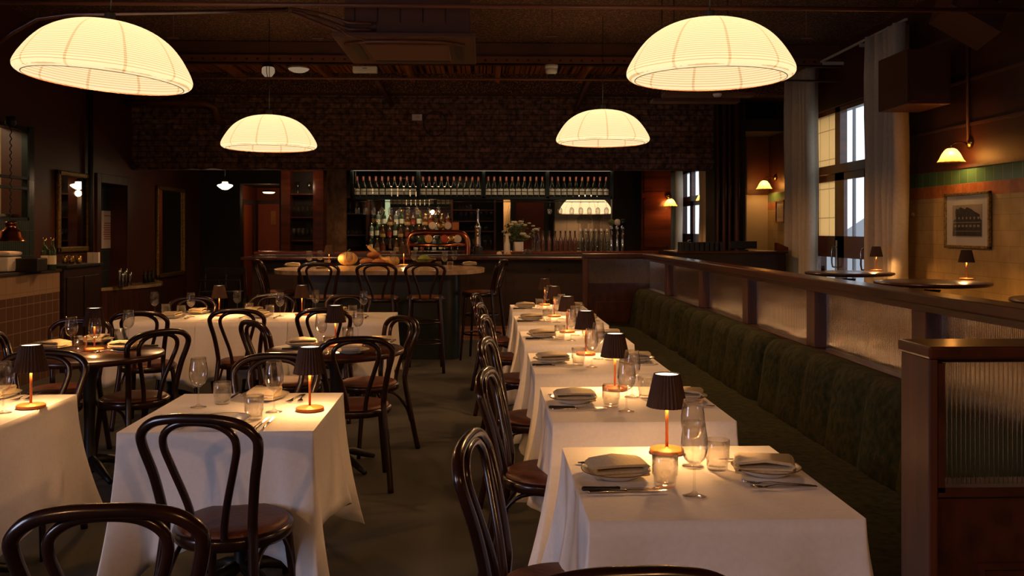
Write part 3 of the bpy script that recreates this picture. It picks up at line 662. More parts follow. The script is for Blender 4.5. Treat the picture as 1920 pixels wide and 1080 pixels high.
def end_screen(lab, x0, x1, y, th, post, RT=RT, gb=.91, gt=None, ct=.05):
    gt = gt or GT + .012
    o = thing('end_screen', lab, 'screen', (0, 0, 0))
    B(x0 - .004, x1, y - .01, y + th + .01, RT - ct, RT).build('cap_rail', 'wood', o, bevel=.006)
    B(x0, x0 + post, y, y + th, 0, RT - ct).build('end_post', 'woodv', o, bevel=.004)
    B(x0 + post, x1, y + .02, y + th - .02, gt, RT - ct).build('upper_rail', 'wood', o)
    B(x0 + post, x1, y + .02, y + th - .02, 0, gb).build('lower_panel', 'wood', o)
    m_ = MB(); m_.box(x0 + post + .10, x1 - .04, y + .008, y + .02, .70, .715).box(x0 + post + .10, x0 + post + .115, y + .008, y + .02, .12, .70)
    m_.box(x0 + post + .0, x0 + post + .016, y + .0, y + .03, gb, gt).box(x0 + post, x1, y, y + .03, gb - .01, gb + .012)
    m_.build('panel_moulding', 'wood', o)
    reeded('reeded_pane', (x0 + post + .012, y + th / 2), (x1, y + th / 2), gb, gt + .01, o)
    return o
end_screen('near dark wood end screen with reeded glass at the right edge of the picture', 1.045, 2.6, DN, .145, .022, 1.228, .885, 1.188, .03)
end_screen('far end screen with reeded glass closing the banquette bay by the bar', 1.10, DX + .04, DF, .10, .05)
bq = thing('banquette', 'long dark green velvet banquette along the divider', 'banquette', (0, 0, 0))
B(1.09, DX - .06, DN + .20, DF - .02, 0, .36).build('base', 'blackish', bq)
m_ = MB()
SY0, SY1 = DN + .19, DF - .02
sp_ = [(1.075, .36), (1.06, .39), (1.062, .45), (1.08, .485), (1.12, .495), (1.3, .50), (1.62, .49)]
m_.grid(lambda i, j: Vector((sp_[i][0], SY0 + (SY1 - SY0) * j / 60, sp_[i][1] + random.uniform(-.002, .002))), len(sp_), 61)
m_.build('seat_cushion', 'velvet', bq)
bounds = [DN + .19, 3.1, 5.3, 7.45, DF - .02]
for k in range(4):
    a, c = bounds[k], bounds[k + 1]; nch = max(2, round((c - a) / .38)); NU = nch * 12 + 1
    prof = [(1.60, .44), (1.585, .50), (1.60, .60), (1.615, .70), (1.625, .79), (1.645, .845), (1.68, .875), (1.72, .875), (1.745, .85), (1.75, .78)]
    def fn(i, j):
        u = i / (NU - 1); ch = abs(sin(pi * nch * u)) ** .45; e = min(1, min(u, 1 - u) * nch * 2.5) ** .5
        x_, z_ = prof[j]; amp = (.020 * ch + .04 * e) if j < 9 else 0
        return Vector((x_ + .055 - amp * (1 if j < 7 else .3), a + .004 + (c - a - .008) * u, z_ - (.006 * (1 - ch) + .03 * (1 - e)) * (1 if 4 < j < 9 else 0)))
    m_ = MB().grid(fn, NU, len(prof)); 
    m_.build('backrest', 'velvet', bq)

# ------------------------------------------------------------------ bentwood chairs
def crom(P, n=6):
    P = [Vector(p) for p in P]; out = []
    for i in range(len(P) - 1):
        p0, p1, p2, p3 = P[max(i - 1, 0)], P[i], P[i + 1], P[min(i + 2, len(P) - 1)]
        for k in range(n):
            t = k / n; out.append(.5 * (2 * p1 + (p2 - p0) * t + (2 * p0 - 5 * p1 + 4 * p2 - p3) * t * t + (3 * p1 - p0 - 3 * p2 + p3) * t ** 3))
    return out + [P[-1]]
def make_seating(name, cat, sh, bt):
    o = thing(name, '', cat); bh = bt - sh
    def Z(f): return sh + bh * f
    # outer hoop with the rear legs
    half = [(.195, -.275, 0), (.180, -.235, sh * .45), (.158, -.195, sh), (.160, -.200, Z(.2)), (.178, -.225, Z(.5)), (.203, -.255, Z(.76)), (.198, -.268, Z(.87)), (.150, -.280, Z(.96)), (.075, -.285, Z(.995)), (0, -.286, Z(1))]
    pts = crom(half + [(-x, y, z) for x, y, z in half[::-1][1:]], 5)
    MB().tube(pts, .0175, 10).build('back_hoop', 'bentwood', o)
    half = [(.052, -.185, sh - .02), (.055, -.190, Z(.1)), (.072, -.205, Z(.3)), (.108, -.235, Z(.58)), (.128, -.255, Z(.76)), (.118, -.265, Z(.87)), (.070, -.272, Z(.945)), (0, -.274, Z(.965))]
    pts = crom(half + [(-x, y, z) for x, y, z in half[::-1][1:]], 5)
    MB().tube(pts, .0135, 10).build('inner_hoop', 'bentwood', o)
    MB().lathe([(.175, sh - .045), (.200, sh - .045), (.208, sh - .035), (.210, sh - .012), (.205, sh - .002), (.19, sh)], 36).build('seat_ring', 'bentwood', o)
    MB().lathe([(0, sh - .03), (.18, sh - .03), (.193, sh - .004), (.190, sh + .008), (.17, sh + .017), (.10, sh + .018), (0, sh + .014)], 36).build('seat_pad', 'leather', o)
    for s in (-1, 1): MB().tube(crom([(s * .145, .125, sh - .03), (s * .155, .145, sh * .6), (s * .175, .18, 0)], 4), [.019 - .0007 * k for k in range(9)], 10).build('leg', 'bentwood', o)
    if sh < .6:
        for s in (-1, 1):
            for t in (-1, 1): 
                x0, y0 = (s * .158, .15) if t > 0 else (s * .178, -.225)
                MB().tube(crom([(x0, y0, sh * .42), (s * .160, y0 * .90, sh * .62), (s * .150, y0 * .55, sh * .84), (s * .155, y0 * .15, sh - .045)], 4), .009, 8).build('brace', 'bentwood', o)
    else:
        for z, r in ((.30, .205), (.52, .185)):
            MB().tube([(r * cos(2 * pi * k / 28), -.025 + r * 1.08 * sin(2 * pi * k / 28), z) for k in range(28)], .010, 8, True).build('foot_ring', 'bentwood', o)
    return o
chair = Kind(lambda: make_seating('bentwood_chair', 'chair', .46, .885))
def seat_at(K, lab, px, py, rot, ztop, group=None, Y=None):
    p = atz(px, py, ztop + .0175) if Y is None else aty(px, py, Y); a = R(rot)
    off = Vector((sin(a) * .286, -cos(a) * .286, 0)); l = p - off; return K(lab, (l.x, l.y, 0), a, group)
CG = 'bentwood chairs in the dining room'
seat_at(chair, 'nearest bentwood chair, cropped by the bottom left corner', 195, 943, 4, .885, CG)
seat_at(chair, 'bentwood chair with brown seat pushed up to the front white square table', 366, 775, -10, .885, CG)
for k, (px, py) in enumerate(((876, 812), (908, 690), (908, 632), (905, 590), (897, 567), (890, 549))):
    seat_at(chair, '%s bentwood chair on the aisle side of the banquette table row' % ('nearest', 'second nearest', 'third nearest', 'fourth nearest', 'second farthest', 'farthest')[k], px, py, -101, .885, 'chairs on the aisle side of the banquette tables')
seat_at(chair, 'bentwood chair at the bottom edge in front of the nearest banquette table', 1186, 1061, 3, .885, CG)
for lab, px, py, rot in (
    ('bentwood chair facing us on the far left side of the left round table', 154, 595, 178),
    ('bentwood chair at the near left of the long white table', 259, 582, 5),
    ('bentwood chair on the right of the left round table', 302, 617, 52),
    ('bentwood chair facing us behind the cropped left white table', 84, 655, 184),
    ('bentwood chair at the near middle of the long white table', 443, 578, 3),
    ('bentwood chair on the left of the right round table, before the long white table', 472, 600, -50),
    ('bentwood chair facing us behind the front white square table', 520, 661, 176),
    ('bentwood chair at the near right of the long white table', 606, 577, 0),
    ('bentwood chair facing us at the far left of the long white table', 362, 555, 180),
    ('bentwood chair facing us at the far middle of the long white table', 511, 551, 182),
    ('bentwood chair facing us at the far right of the long white table', 653, 551, 178),
    ('bentwood chair with its back to us in front of the right round table', 668, 630, 8),
    ('bentwood chair on the far right of the right round table', 757, 591, 128),
    ('bentwood chair at the left edge beside the left round table', -16, 622, -80)):
    seat_at(chair, lab, px, py, rot, .885, CG)
stool = Kind(lambda: make_seating('bar_stool', 'bar stool', .78, 1.15))
for lab, px, py, rot, Y in (('tall bentwood stool at the left end of the marble high table', 482, 497, -62, 10.6), ('left of three tall bentwood stools in front of the marble high table', 597, 500, 2, 9.55),
    ('middle of three tall bentwood stools in front of the marble high table', 705, 500, -3, 9.5), ('right of three tall bentwood stools in front of the marble high table', 797, 499, 3, 9.5), ('tall bentwood stool at the right end of the marble high table', 944, 492, 72, 10.5)):
    seat_at(stool, lab, px, py, rot, 1.15, 'stools around the marble high table', Y)

# ------------------------------------------------------------------ tables and cloths
def pedestal(o, h, r, mat='black'):
    MB().lathe([(.06, .04), (.035, .10), (.03, .3), (.04, h - .1), (.07, h - .03)], 16).build('column', mat, o)
    for k in range(4):
        a = pi / 4 + k * pi / 2
        MB().tube([(cos(a) * t, sin(a) * t, z) for t, z in ((.03, .10), (.12, .085), (.24, .04), (r, .018))], [.03, .026, .02, .016], 8).build('foot', mat, o)
def make_square():
    o = thing('dining_table', '', 'table'); B(-.345, .345, -.38, .38, .715, .742).build('tabletop', 'wood', o); pedestal(o, .715, .32); return o
sq = Kind(make_square)
def cloth_mesh(hx, hy, over, seed, corner=1.32, flare=.10, top=.748):
    rnd = random.Random(seed); ph = [rnd.uniform(0, 6.28) for _ in range(8)]
    # perimeter positions, dense close to the corners
    def side(n=26): return [.5 - .5 * cos(pi * k / n) for k in range(n)]
    ring = []
    cs = [(-hx, -hy), (hx, -hy), (hx, hy), (-hx, hy)]
    nrm = [(0, -1), (1, 0), (0, 1), (-1, 0)]
    for s in range(4):
        a, c = cs[s], cs[(s + 1) % 4]; Ls = math.hypot(c[0] - a[0], c[1] - a[1])
        for t in side(): ring.append((s, t, a[0] + (c[0] - a[0]) * t, a[1] + (c[1] - a[1]) * t, min(t, 1 - t) * Ls, Ls))
    n = len(ring); m_ = MB(); NV = 12
    def fn(i, j):
        s, t, x, y, dc, Ls = ring[i]
        k = j / (NV - 1)
        near0 = t <= .5
        cdir = cs[s] if near0 else cs[(s + 1) % 4]; cd_ = Vector((math.copysign(1, cdir[0]), math.copysign(1, cdir[1]), 0)).normalized()
        nn = Vector((*nrm[s], 0))
        g = math.exp(-(dc / .055) ** 2)                       # the corner ridge
        h = math.exp(-((dc - .14) / .07) ** 2)                 # the valley beside it
        f = math.exp(-((dc - .02) / .16) ** 2)
        ln = over * (1 + (corner - 1) * max(0, 1 - dc / .30) ** 1.3)
        out = nn * (.012 + .020 * k * (1 + sin(9 * x + 7 * y + ph[s])) + .024 * k * sin(15 * (x - y) + ph[s + 2]) - .055 * h * k) + cd_ * g * flare * 1.3 * k
        # cloth gathers towards the corner
        tdir = Vector((cdir[0] - x, cdir[1] - y, 0)); 
        if dc > 1e-6: tdir = tdir.normalized()
        out += tdir * .03 * h * k
        out += nn * .011 * k * sin(26 * (x + y) + ph[s + 4])
        z = top - ln * k if j else top
        return Vector((x, y, z)) + out * (k ** .8 if k else 0)
    m_.grid(fn, n, NV, cu=True)
    m_.f = [q[::-1] for q in m_.f]
    m_.add([Vector((r_[2], r_[3], top)) for r_ in ring], [tuple(range(n))])
    return m_
def clothed(lab, clab, x0, x1, y0, y1, over, seed, rotz=0, **kw):
    cx, cy = (x0 + x1) / 2, (y0 + y1) / 2
    t = sq(lab, (cx, cy, 0), rotz, 'square tables under white cloths')
    q = cloth_mesh((x1 - x0) / 2, (y1 - y0) / 2, over, seed, **kw).build('tablecloth', 'cloth', solid=.0015, loc=(cx, cy, 0), rotz=rotz)
    tag(q, clab, 'tablecloth', 'white tablecloths'); return cx, cy
NEAR = ('nearest', 'second nearest', 'third nearest', 'third farthest', 'second farthest', 'farthest')
rows = []
for k in range(6):
    y0 = 2.335 + 1.205 * k; xx0, xx1 = .275, 1.0
    rows.append(clothed('black pedestal table under the %s cloth of the banquette row' % NEAR[k], '%s white tablecloth in the row along the green banquette' % NEAR[k], xx0, xx1, y0, y0 + .80, .44 if k else .42, 30 + k))
A_ = clothed('square pedestal table under the front left centre white cloth', 'white tablecloth on the front left centre table, lit by cool daylight', -1.365, -.640, 3.42, 4.22, .42, 3, rotz=.012, corner=1.5, flare=.06)
B_ = clothed('square pedestal table under the white cloth at the left edge', 'white tablecloth on the table cropped by the left edge', -2.60, -1.86, 3.42, 4.22, .44, 5, corner=1.4, flare=.12)
Ls_ = []
for k, (a, c) in enumerate(((203, 368), (368, 540), (540, 728))):
    xa, xc = atz(a, 603, .75).x, atz(c, 603, .75).x
    Ls_.append(clothed('square table under the %s third of the long white table' % ('left', 'middle', 'right')[k], '%s tablecloth of the long white table row at the back' % ('left', 'middle', 'right')[k], xa + .004, xc - .004, 7.5, 8.36, .46, 50 + k, flare=.0, corner=1.15))
def make_round():
    o = thing('round_table', '', 'table'); MB().lathe([(0, .712), (.40, .712), (.428, .722), (.43, .742), (.424, .75), (0, .75)], 48).build('tabletop', 'wood', o); pedestal(o, .71, .30); return o
rt = Kind(make_round)
RL, RR_ = (-2.40, 5.62), (-.93, 5.78)
rt('left round bare wood table with glasses and a lamp', (*RL, 0)); rt('right round bare wood table with folded napkins and a lamp', (*RR_, 0))

# ------------------------------------------------------------------ tableware
def kids_new(o): return [c for c in col.objects if c.parent == o][-1]
def make_lamp():
    o = thing('table_lamp', '', 'table lamp')
    MB().lathe([(0, 0), (.056, 0), (.058, .003), (.058, .011), (.055, .014), (.01, .015), (.006, .02)], 32).build('base', 'lampcopper', o)
    MB().tube([(0, 0, .014), (0, 0, .235)], .0052, 12).build('stem', 'lampcopper', o)
    fr = lambda a, z: 1 + .035 * (abs(math.fmod(a * 30 / (2 * pi), 1) * 2 - 1) * 2 - 1)
    MB().lathe([(.067, .155), (.0665, .157), (.043, .266), (.041, .266), (.064, .157), (.067, .155)], 120, fr=fr, sm=False).build('lamp_shade', 'shade_brown', o); sd = kids_new(o)
    MB().lathe([(.040, .250), (.040, .262), (0, .2625)], 28, sm=False).build('light_disc', 'lamp_disc', sd)
    light('table_lamp_light', 'POINT', (0, 0, .172), LAMP_W, (1, .49, .165), o, .018)
    return o
LAMP_W = 9
lamp = Kind(make_lamp)
def make_wine():
    o = thing('wine_glass', '', 'wine glass')
    MB().lathe([(0, 0), (.034, 0), (.034, .0015), (.012, .006), (.0045, .014)], 28).build('foot', 'glass', o)
    MB().lathe([(.0045, .014), (.0036, .03), (.0036, .075), (.006, .088)], 12).build('stem', 'glass', o)
    MB().lathe([(.0055, .086), (.016, .091), (.028, .103), (.036, .122), (.0385, .142), (.037, .165), (.033, .19), (.0305, .21), (.0298, .21), (.0362, .165), (.0377, .142), (.035, .123), (.027, .105), (.015, .0945), (0, .0925)], 32).build('bowl', 'glass', o)
    return o
wine = Kind(make_wine)
def make_tumbler():
    o = thing('tumbler', '', 'glass')
    MB().lathe([(0, 0), (.030, 0), (.0325, .004), (.034, .032), (.0375, .036), (.0385, .094), (.0375, .095), (.036, .038), (.032, .034), (.030, .012), (0, .010)], 32).build('tumbler_body', 'glass', o); return o
def make_tumbler():
    return tag(MB().lathe([(0, 0), (.030, 0), (.0325, .004), (.034, .032), (.0375, .036), (.0385, .094), (.0375, .095), (.036, .038), (.032, .034), (.030, .012), (0, .010)], 32).build('tumbler', 'glass'), '', 'glass')
tumbler = Kind(make_tumbler)
def make_plate():
    o = thing('plate', '', 'plate'); w8 = lambda a, z: 1 + .012 * abs(sin(4 * a))
    MB().lathe([(0, .002), (.055, .002), (.060, .0), (.068, .004), (.100, .020), (.104, .023), (.100, .0235), (.070, .009), (.058, .006), (0, .006)], 48, fr=w8).build('plate_body', 'china', o); o2 = kids_new(o)
    MB().tube([(.1035 * w8(2 * pi * k / 48, 0) * cos(2 * pi * k / 48), .1035 * w8(2 * pi * k / 48, 0) * sin(2 * pi * k / 48), .0232) for k in range(48)], .0014, 6, True).build('brown_rim', 'china_rim', o2)
    return o
plate = Kind(make_plate)
def make_napkin():
    m_ = MB(); th = .0068
    path = []
    def arc(cx, cz, r, a0, a1, n=6):
        for k in range(n + 1): a = a0 + (a1 - a0) * k / n; path.append((cx + r * cos(a), cz + r * sin(a)))
    path += [(-.066, .005), (0, .004)]; arc(.066, .0095, .0055, -pi / 2, pi / 2); arc(-.060, .0225, .0075, 3 * pi / 2, pi / 2); path += [(0, .032)]; arc(.062, .0245, .007, pi / 2, -pi / 2 + .2)
    P = [Vector((x, 0, z)) for x, z in path]; up = []; dn = []
    for i, p in enumerate(P):
        t = (P[min(i + 1, len(P) - 1)] - P[max(i - 1, 0)]).normalized(); n_ = Vector((-t.z, 0, t.x)); up.append(p + n_ * th / 2); dn.append(p - n_ * th / 2)
    loop = up + dn[::-1]; NY = 9; L_ = len(loop)
    def fn(i, j):
        v = loop[i]; y = -.052 + .104 * j / (NY - 1); return Vector(((v.x + .004 * sin(y * 30) + .003 * (i % 3)) * 1.22, y * 1.12 * (1 + .10 * (v.x)), (v.z * (1 + .10 * sin(y * 40 + v.x * 30)) + .002 * cos(60 * v.x)) * 1.1))
    m_.grid(fn, L_, NY, cu=True)
    for j in (0, NY - 1):
        vs = [fn(i, j) for i in range(L_)]; n = len(up)
        m_.add(vs, [(i, i + 1, L_ - 2 - i, L_ - 1 - i) for i in range(n - 1)])
    return tag(m_.build('napkin', 'napkin'), '', 'napkin')
napkin = Kind(make_napkin)
def make_fork():
    o = thing('fork', '', 'fork'); m_ = MB()
    S = [(-.10, .006, .002), (-.08, .0065, .003), (-.02, .003, .006), (.02, .0024, .009), (.045, .004, .006), (.055, .010, .004), (.065, .011, .004)]
    vs = []
    for x, w_, z in S: vs += [(x, -w_, z), (x, w_, z), (x, w_, z + .0022), (x, -w_, z + .0022)]
    fs = [(0, 1, 2, 3), tuple(4 * (len(S) - 1) + q for q in (3, 2, 1, 0))]
    for i in range(len(S) - 1):
        for q in range(4): fs.append((4 * i + q, 4 * i + 4 + q, 4 * i + 4 + (q + 1) % 4, 4 * i + (q + 1) % 4))
    m_.add(vs, fs, True).build('handle', 'steel', o)
    t = MB()
    for q in range(4):
        y = -.009 + .006 * q; t.tube([(.063, y, .005), (.08, y, .006), (.10, y, .010)], [.0018, .0016, .0009], 6)
    t.build('tines', 'steel', o); return o
fork = Kind(make_fork)
def make_knife(black):
    o = thing('steak_knife' if black else 'table_knife', '', 'knife')
    hm = MB().tube([(-.115, 0, .006), (-.11, 0, .006), (-.06, 0, .006), (-.01, 0, .006), (-.004, 0, .006)], [.004, .0075, .0062, .0068, .0045] if black else [.002, .0048, .0045, .004, .003], 10, sq=.65)
    hm.build('handle', 'black' if black else 'steel', o)
    MB().prism([(-.004, -.004), (.08, -.009), (.11, -.004), (.115, .002), (.10, .005), (-.004, .004)], .004, .0052).build('blade', 'steel', o)
    return o
steak = Kind(lambda: make_knife(True)); tknife = Kind(lambda: make_knife(False))
TT = .7505
def at_loc(o, dx, dy, rot): a = R(rot); return Vector((o[0] + dx * cos(a) - dy * sin(a), o[1] + dx * sin(a) + dy * cos(a)))
def setting(o, rot, where, tt=TT, n_knife=2, n_fork=2, nap=True, jit=0, nrot=0, pl=True):
    """o: plate centre; rot: the way the diner faces, 0 = +Y; where: words that place it"""
    jr = random.uniform(-6, 6)
    if pl: plate('round white plate %s' % where, (o[0], o[1], tt), R(rot), 'white plates')
    if nap: napkin('folded linen napkin %s' % where, (o[0], o[1], tt + .0105), R(rot + 90 + nrot + jr), 'folded linen napkins', )
    for k in range(n_fork):
        p = at_loc(o, -.135 - .028 * k, -.01 * k + .01, rot); fork('%s steel fork %s' % ('inner' if k == 0 else 'outer', where), (p.x, p.y, tt), R(rot + 90 + (-7, 6)[k] + jr * .6), 'forks')
    if n_knife:
        p = at_loc(o, .150, -.005, rot); steak('black-handled steak knife %s' % where, (p.x, p.y, tt), R(rot + 90 + jr * .3), 'steak knives')
    if n_knife > 1:
        p = at_loc(o, .176, .01, rot); tknife('steel table knife %s' % where, (p.x, p.y, tt), R(rot + 90 + 3), 'table knives')
def glasses(kind, word, pts, where, tt=TT, grp=None):
    for k, p in enumerate(pts):
        w_ = where if isinstance(where, str) else where[k]; kind('%s %s' % (word, w_), (p[0], p[1], tt), random.uniform(0, 6), grp)
WG, TG = 'stemmed wine glasses on the tables', 'water tumblers on the tables'
for k, (cx, cy) in enumerate(rows):
    T = '%s banquette table' % NEAR[k]; j = lambda s=.012: random.uniform(-s, s) if k else 0
    by = cy - .415
    setting((.405 + j(), by + .435 + j()), -90, 'on the aisle side of the %s' % T, nrot=8, n_knife=2)
    setting((.875 + j(), by + .455 + j()), 90, 'on the banquette side of the %s' % T, n_knife=1, nrot=-6)
    glasses(tumbler, 'short water tumbler', [(.535 + j(), by + .325 + j()), (.735 + j(), by + .50 + j())], ['on the aisle side of the %s' % T, 'on the banquette side of the %s' % T], grp=TG)
    glasses(wine, 'stemmed wine glass', [(.598 + j(), by + .225 + j()), (.668 + j(), by + .545 + j())], ['nearer the front edge of the %s' % T, 'nearer the back of the %s' % T], grp=WG)
    lamp('pleated brown table lamp, lit, on the %s' % T, (.622, by + .725, TT), 0, 'pleated table lamps')
# front left centre table
def pz(px, py, z=TT): v = atz(px, py, z); return (v.x, v.y)
FT = 'front left centre white table'
setting(pz(418, 795), 0, 'on the near side of the %s' % FT, nap=False, n_fork=2)
setting(pz(497, 748), 180, 'on the far side of the %s' % FT, n_fork=2, n_knife=1)
glasses(wine, 'stemmed wine glass', [pz(372, 763), pz(514, 772)], ['at the left of the %s' % FT, 'beside the lamp of the %s' % FT], grp=WG)
glasses(tumbler, 'short water tumbler', [pz(417, 757), pz(476, 786)], ['at the left of the %s' % FT, 'in the middle of the %s' % FT], grp=TG)
lamp('pleated brown table lamp, lit, on the %s' % FT, (*pz(581, 769), TT), .1, 'pleated table lamps')
ET = 'white table cropped by the left edge'
lamp('pleated brown table lamp, lit, on the %s' % ET, (*pz(58, 764), TT), .2, 'pleated table lamps')
glasses(wine, 'stemmed wine glass', [pz(6, 774)], 'at the picture edge on the %s' % ET, grp=WG)
setting(pz(-8, 745), 180, 'on the far side of the %s' % ET, n_fork=2)
# left round table
T = 'left round wood table'
lamp('pleated brown table lamp, lit, on the %s' % T, (*pz(177, 657), TT), .3, 'pleated table lamps')
glasses(wine, 'stemmed wine glass', [pz(134, 657), pz(178, 661), pz(241, 640)], ['leftmost on the %s' % T, 'in front of the lamp on the %s' % T, 'rightmost on the %s' % T], grp=WG)
glasses(tumbler, 'short water tumbler', [pz(151, 659), pz(226, 643)], ['at the left of the %s' % T, 'at the right of the %s' % T], grp=TG)
setting(pz(98, 653), -100, 'at the left side of the %s' % T, n_fork=1, n_knife=1)
setting(pz(238, 654), 75, 'at the right side of the %s' % T, n_fork=2, n_knife=1)
setting(pz(182, 641), 180, 'at the far side of the %s' % T, n_fork=1, n_knife=0)
# right round table
T = 'right round wood table'
lamp('pleated brown table lamp, lit, on the %s' % T, (*pz(629, 649), TT), .4, 'pleated table lamps')
glasses(wine, 'stemmed wine glass', [pz(602, 651), pz(671, 637)], ['left of the lamp on the %s' % T, 'right of the lamp on the %s' % T], grp=WG)
glasses(tumbler, 'short water tumbler', [pz(618, 659), pz(652, 640)], ['at the left of the %s' % T, 'at the right of the %s' % T], grp=TG)
setting(pz(566, 649), -80, 'at the left side of the %s' % T, n_fork=1, n_knife=1)
setting(pz(660, 662), 5, 'at the near side of the %s' % T, n_fork=1, n_knife=1)
setting(pz(712, 645), 100, 'at the right side of the %s' % T, n_fork=1, n_knife=1)
# long white table
T = 'long white table at the back'
for k, (px, py) in enumerate(((411, 592), (566, 591))): lamp('%s pleated brown table lamp, lit, on the %s' % (('left', 'right')[k], T), (*pz(px, py), TT), 0, 'pleated table lamps')
glasses(wine, 'stemmed wine glass', [pz(290, 592), pz(358, 594), pz(445, 587), pz(525, 593), pz(592, 587), pz(682, 590)], ['%s from the left on the %s' % (ORD[k], T) for k in range(6)], grp=WG)
glasses(tumbler, 'short water tumbler', [pz(311, 590), pz(340, 593), pz(467, 588), pz(506, 592), pz(661, 593)], ['%s from the left on the %s' % (ORD[k], T) for k in range(5)], grp=TG)
for k, (px, py, r) in enumerate(((322, 596, 0), (372, 588, 180), (487, 595, 0), (476, 586, 180), (655, 595, 0), (636, 586, 180))):
    setting(pz(px, py), r, '%s on the %s' % (('near left', 'far left', 'near middle', 'far middle', 'near right', 'far right')[k], T), n_fork=1, n_knife=1)
# ------------------------------------------------------------------ marble high table and its display
MT, MX0, MX1, MY0, MY1 = 1.04, aty(519, 505, 11.1).x, aty(909, 505, 11.1).x, 10.30, 11.95
def stadium(x0, x1, y0, y1, n=12, inset=0, e=1.0):
    r = (y1 - y0) / 2; cy = (y0 + y1) / 2; P = []
    for k in range(n + 1): a = -pi / 2 + pi * k / n; P.append((x1 - r * e - inset + (r * e) * cos(a), cy + (r - inset) * sin(a)))
    for k in range(n + 1): a = pi / 2 + pi * k / n; P.append((x0 + r * e + inset + (r * e) * cos(a), cy + (r - inset) * sin(a)))
    return P
mt = thing('marble_table', 'long marble-topped high table with a dark blue-green base before the bar', 'table', (0, 0, 0))
MB().prism(stadium(MX0, MX1, MY0, MY1, 16, 0, .55), MT - .045, MT).build('tabletop', 'marble', mt, bevel=.008)
bx0, bx1 = aty(545, 600, 10.6).x, aty(862, 600, 10.6).x
MB().prism(stadium(bx0, bx1, MY0 + .25, MY1 - .3, 10, 0, .4), 0, MT - .045).build('base', 'bluegreen', mt)
m_ = MB().cyl((bx1 - .16, MY0 + .38, 0), .155, 0, MT - .045, 28); m_.build('column', 'bluegreen', mt)
def mp(px, py): v = atz(px, py, MT); return (v.x, v.y)
HT = 'marble high table'
glasses(wine, 'stemmed wine glass', [mp(580, 503), mp(600, 501), mp(655, 507), mp(737, 505), mp(776, 501), mp(834, 504), mp(852, 500)], ['%s from the left on the %s' % (ORD[k], HT) for k in range(7)], MT, WG)
glasses(tumbler, 'short water tumbler', [mp(588, 505), mp(614, 502), mp(822, 505), mp(844, 505)], ['%s from the left on the %s' % (ORD[k], HT) for k in range(4)], MT, TG)
for k, (px, py) in enumerate(((548, 500), (602, 503), (880, 498))):
    o = (*mp(px, py),); plate('round white plate, %s from the left on the %s' % (ORD[k], HT), (*o, MT), 0, 'white plates'); napkin('folded linen napkin, %s from the left on the %s' % (ORD[k], HT), (*o, MT + .0105), .2, 'folded linen napkins')
lamp('pleated brown table lamp, unobstructed, at the left of the %s' % HT, (*mp(617, 499), MT), 0, 'pleated table lamps')
lamp('pleated brown table lamp before the copper beer font on the %s' % HT, (*mp(757, 498), MT), 0, 'pleated table lamps')
def board(px, py, wx, lab): p = mp(px, py); return tag(MB().box(-wx, wx, -.14, .14, 0, .018).build('serving_board', 'marble', loc=(*p, MT), bevel=.004), lab, 'board'), p
o, p = board(718, 500, .30, 'flat board under the squashes and loaves on the marble high table')
o, p2 = board(795, 500, .30, 'flat board under the leafy cabbage on the marble high table')
def pumpkin(lab, x, y, z, r, mt_='pumpkin', sz=.72):
    o = thing('pumpkin', lab, 'pumpkin', (x, y, z))
    MB().ball((0, 0, r * sz), r, 40, 12, sz=sz, fr=lambda a, z: 1 + .05 * cos(10 * a)).build('pumpkin_body', mt_, o); MB().tube([(0, 0, r * sz * 1.9), (.01, 0, r * sz * 2.2), (.03, 0, r * sz * 2.35)], [.016, .011, .012], 8).build('stalk', 'leaf', o)
a_ = mp(652, 498); pumpkin('ribbed cream pumpkin at the left on the marble high table', a_[0], a_[1], MT, .125)
def squash(lab, x, y, z, rot, tilt, Ln):
    o = thing('squash', lab, 'squash', (x, y, z), R(rot))
    P = crom([(0, 0, .055), (.06, 0, .058), (.13, 0, .065), (.20, 0, .065 + tilt * .4), (Ln, 0, .07 + tilt)], 4)
    rr = [.02, .042, .052, .055, .055, .052, .048, .044, .038, .032, .028, .026, .026, .025, .025, .024, .02]
    MB().tube(P, rr[:len(P)], 14).build('squash_body', 'squash', o); e = P[-1]; MB().tube([e, (e[0] + .03, 0, e[2] + .015)], [.009, .007], 6).build('stalk', 'bread', o)
squash('long yellow squash leaning up to the left over the loaves', p[0] + .12, p[1], MT + .018, 168, .17, .32)
squash('long yellow squash lying at the right of the loaves', p[0] + .20, p[1] - .07, MT + .018, 150, .02, .27)
for k, (dx, dy, dz, r, lab) in enumerate(((-.20, -.02, 0, .075, 'left'), (-.05, -.05, 0, .07, 'middle'), (-.12, .03, .085, .07, 'top'))):
    tag(MB().ball((0, 0, r * .62), r, 20, 8, sx=1.25, sz=.62).build('bread_loaf', 'bread', loc=(p[0] + dx, p[1] + dy, MT + .018 + dz)), '%s brown bread roll in the pile on the marble high table' % lab, 'bread', 'bread rolls on the board')
o = thing('cabbage', 'leafy green cabbage on the marble high table', 'cabbage', (p2[0], p2[1], MT + .018)); MB().ball((0, 0, .07), .08, 20, 8, sz=.85).build('heart', 'cabbage', o)
for k in range(9):
    a = k * 2.4; M = Matrix.Rotation(a, 4, 'Z')
    def fn(i, j):
        u = i / 6 - .5; v = j / 6; return M @ Vector((.03 + .12 * v, u * .17 * sin(pi * min(1, v * .8 + .15)), .01 + .12 * v * (1 - .45 * v) + .05 * u * u + .008 * sin(14 * u + 5 * v)))
    MB().grid(fn, 7, 7).build('outer_leaf', 'cabbage' if k % 3 else 'squash', o, solid=.002)

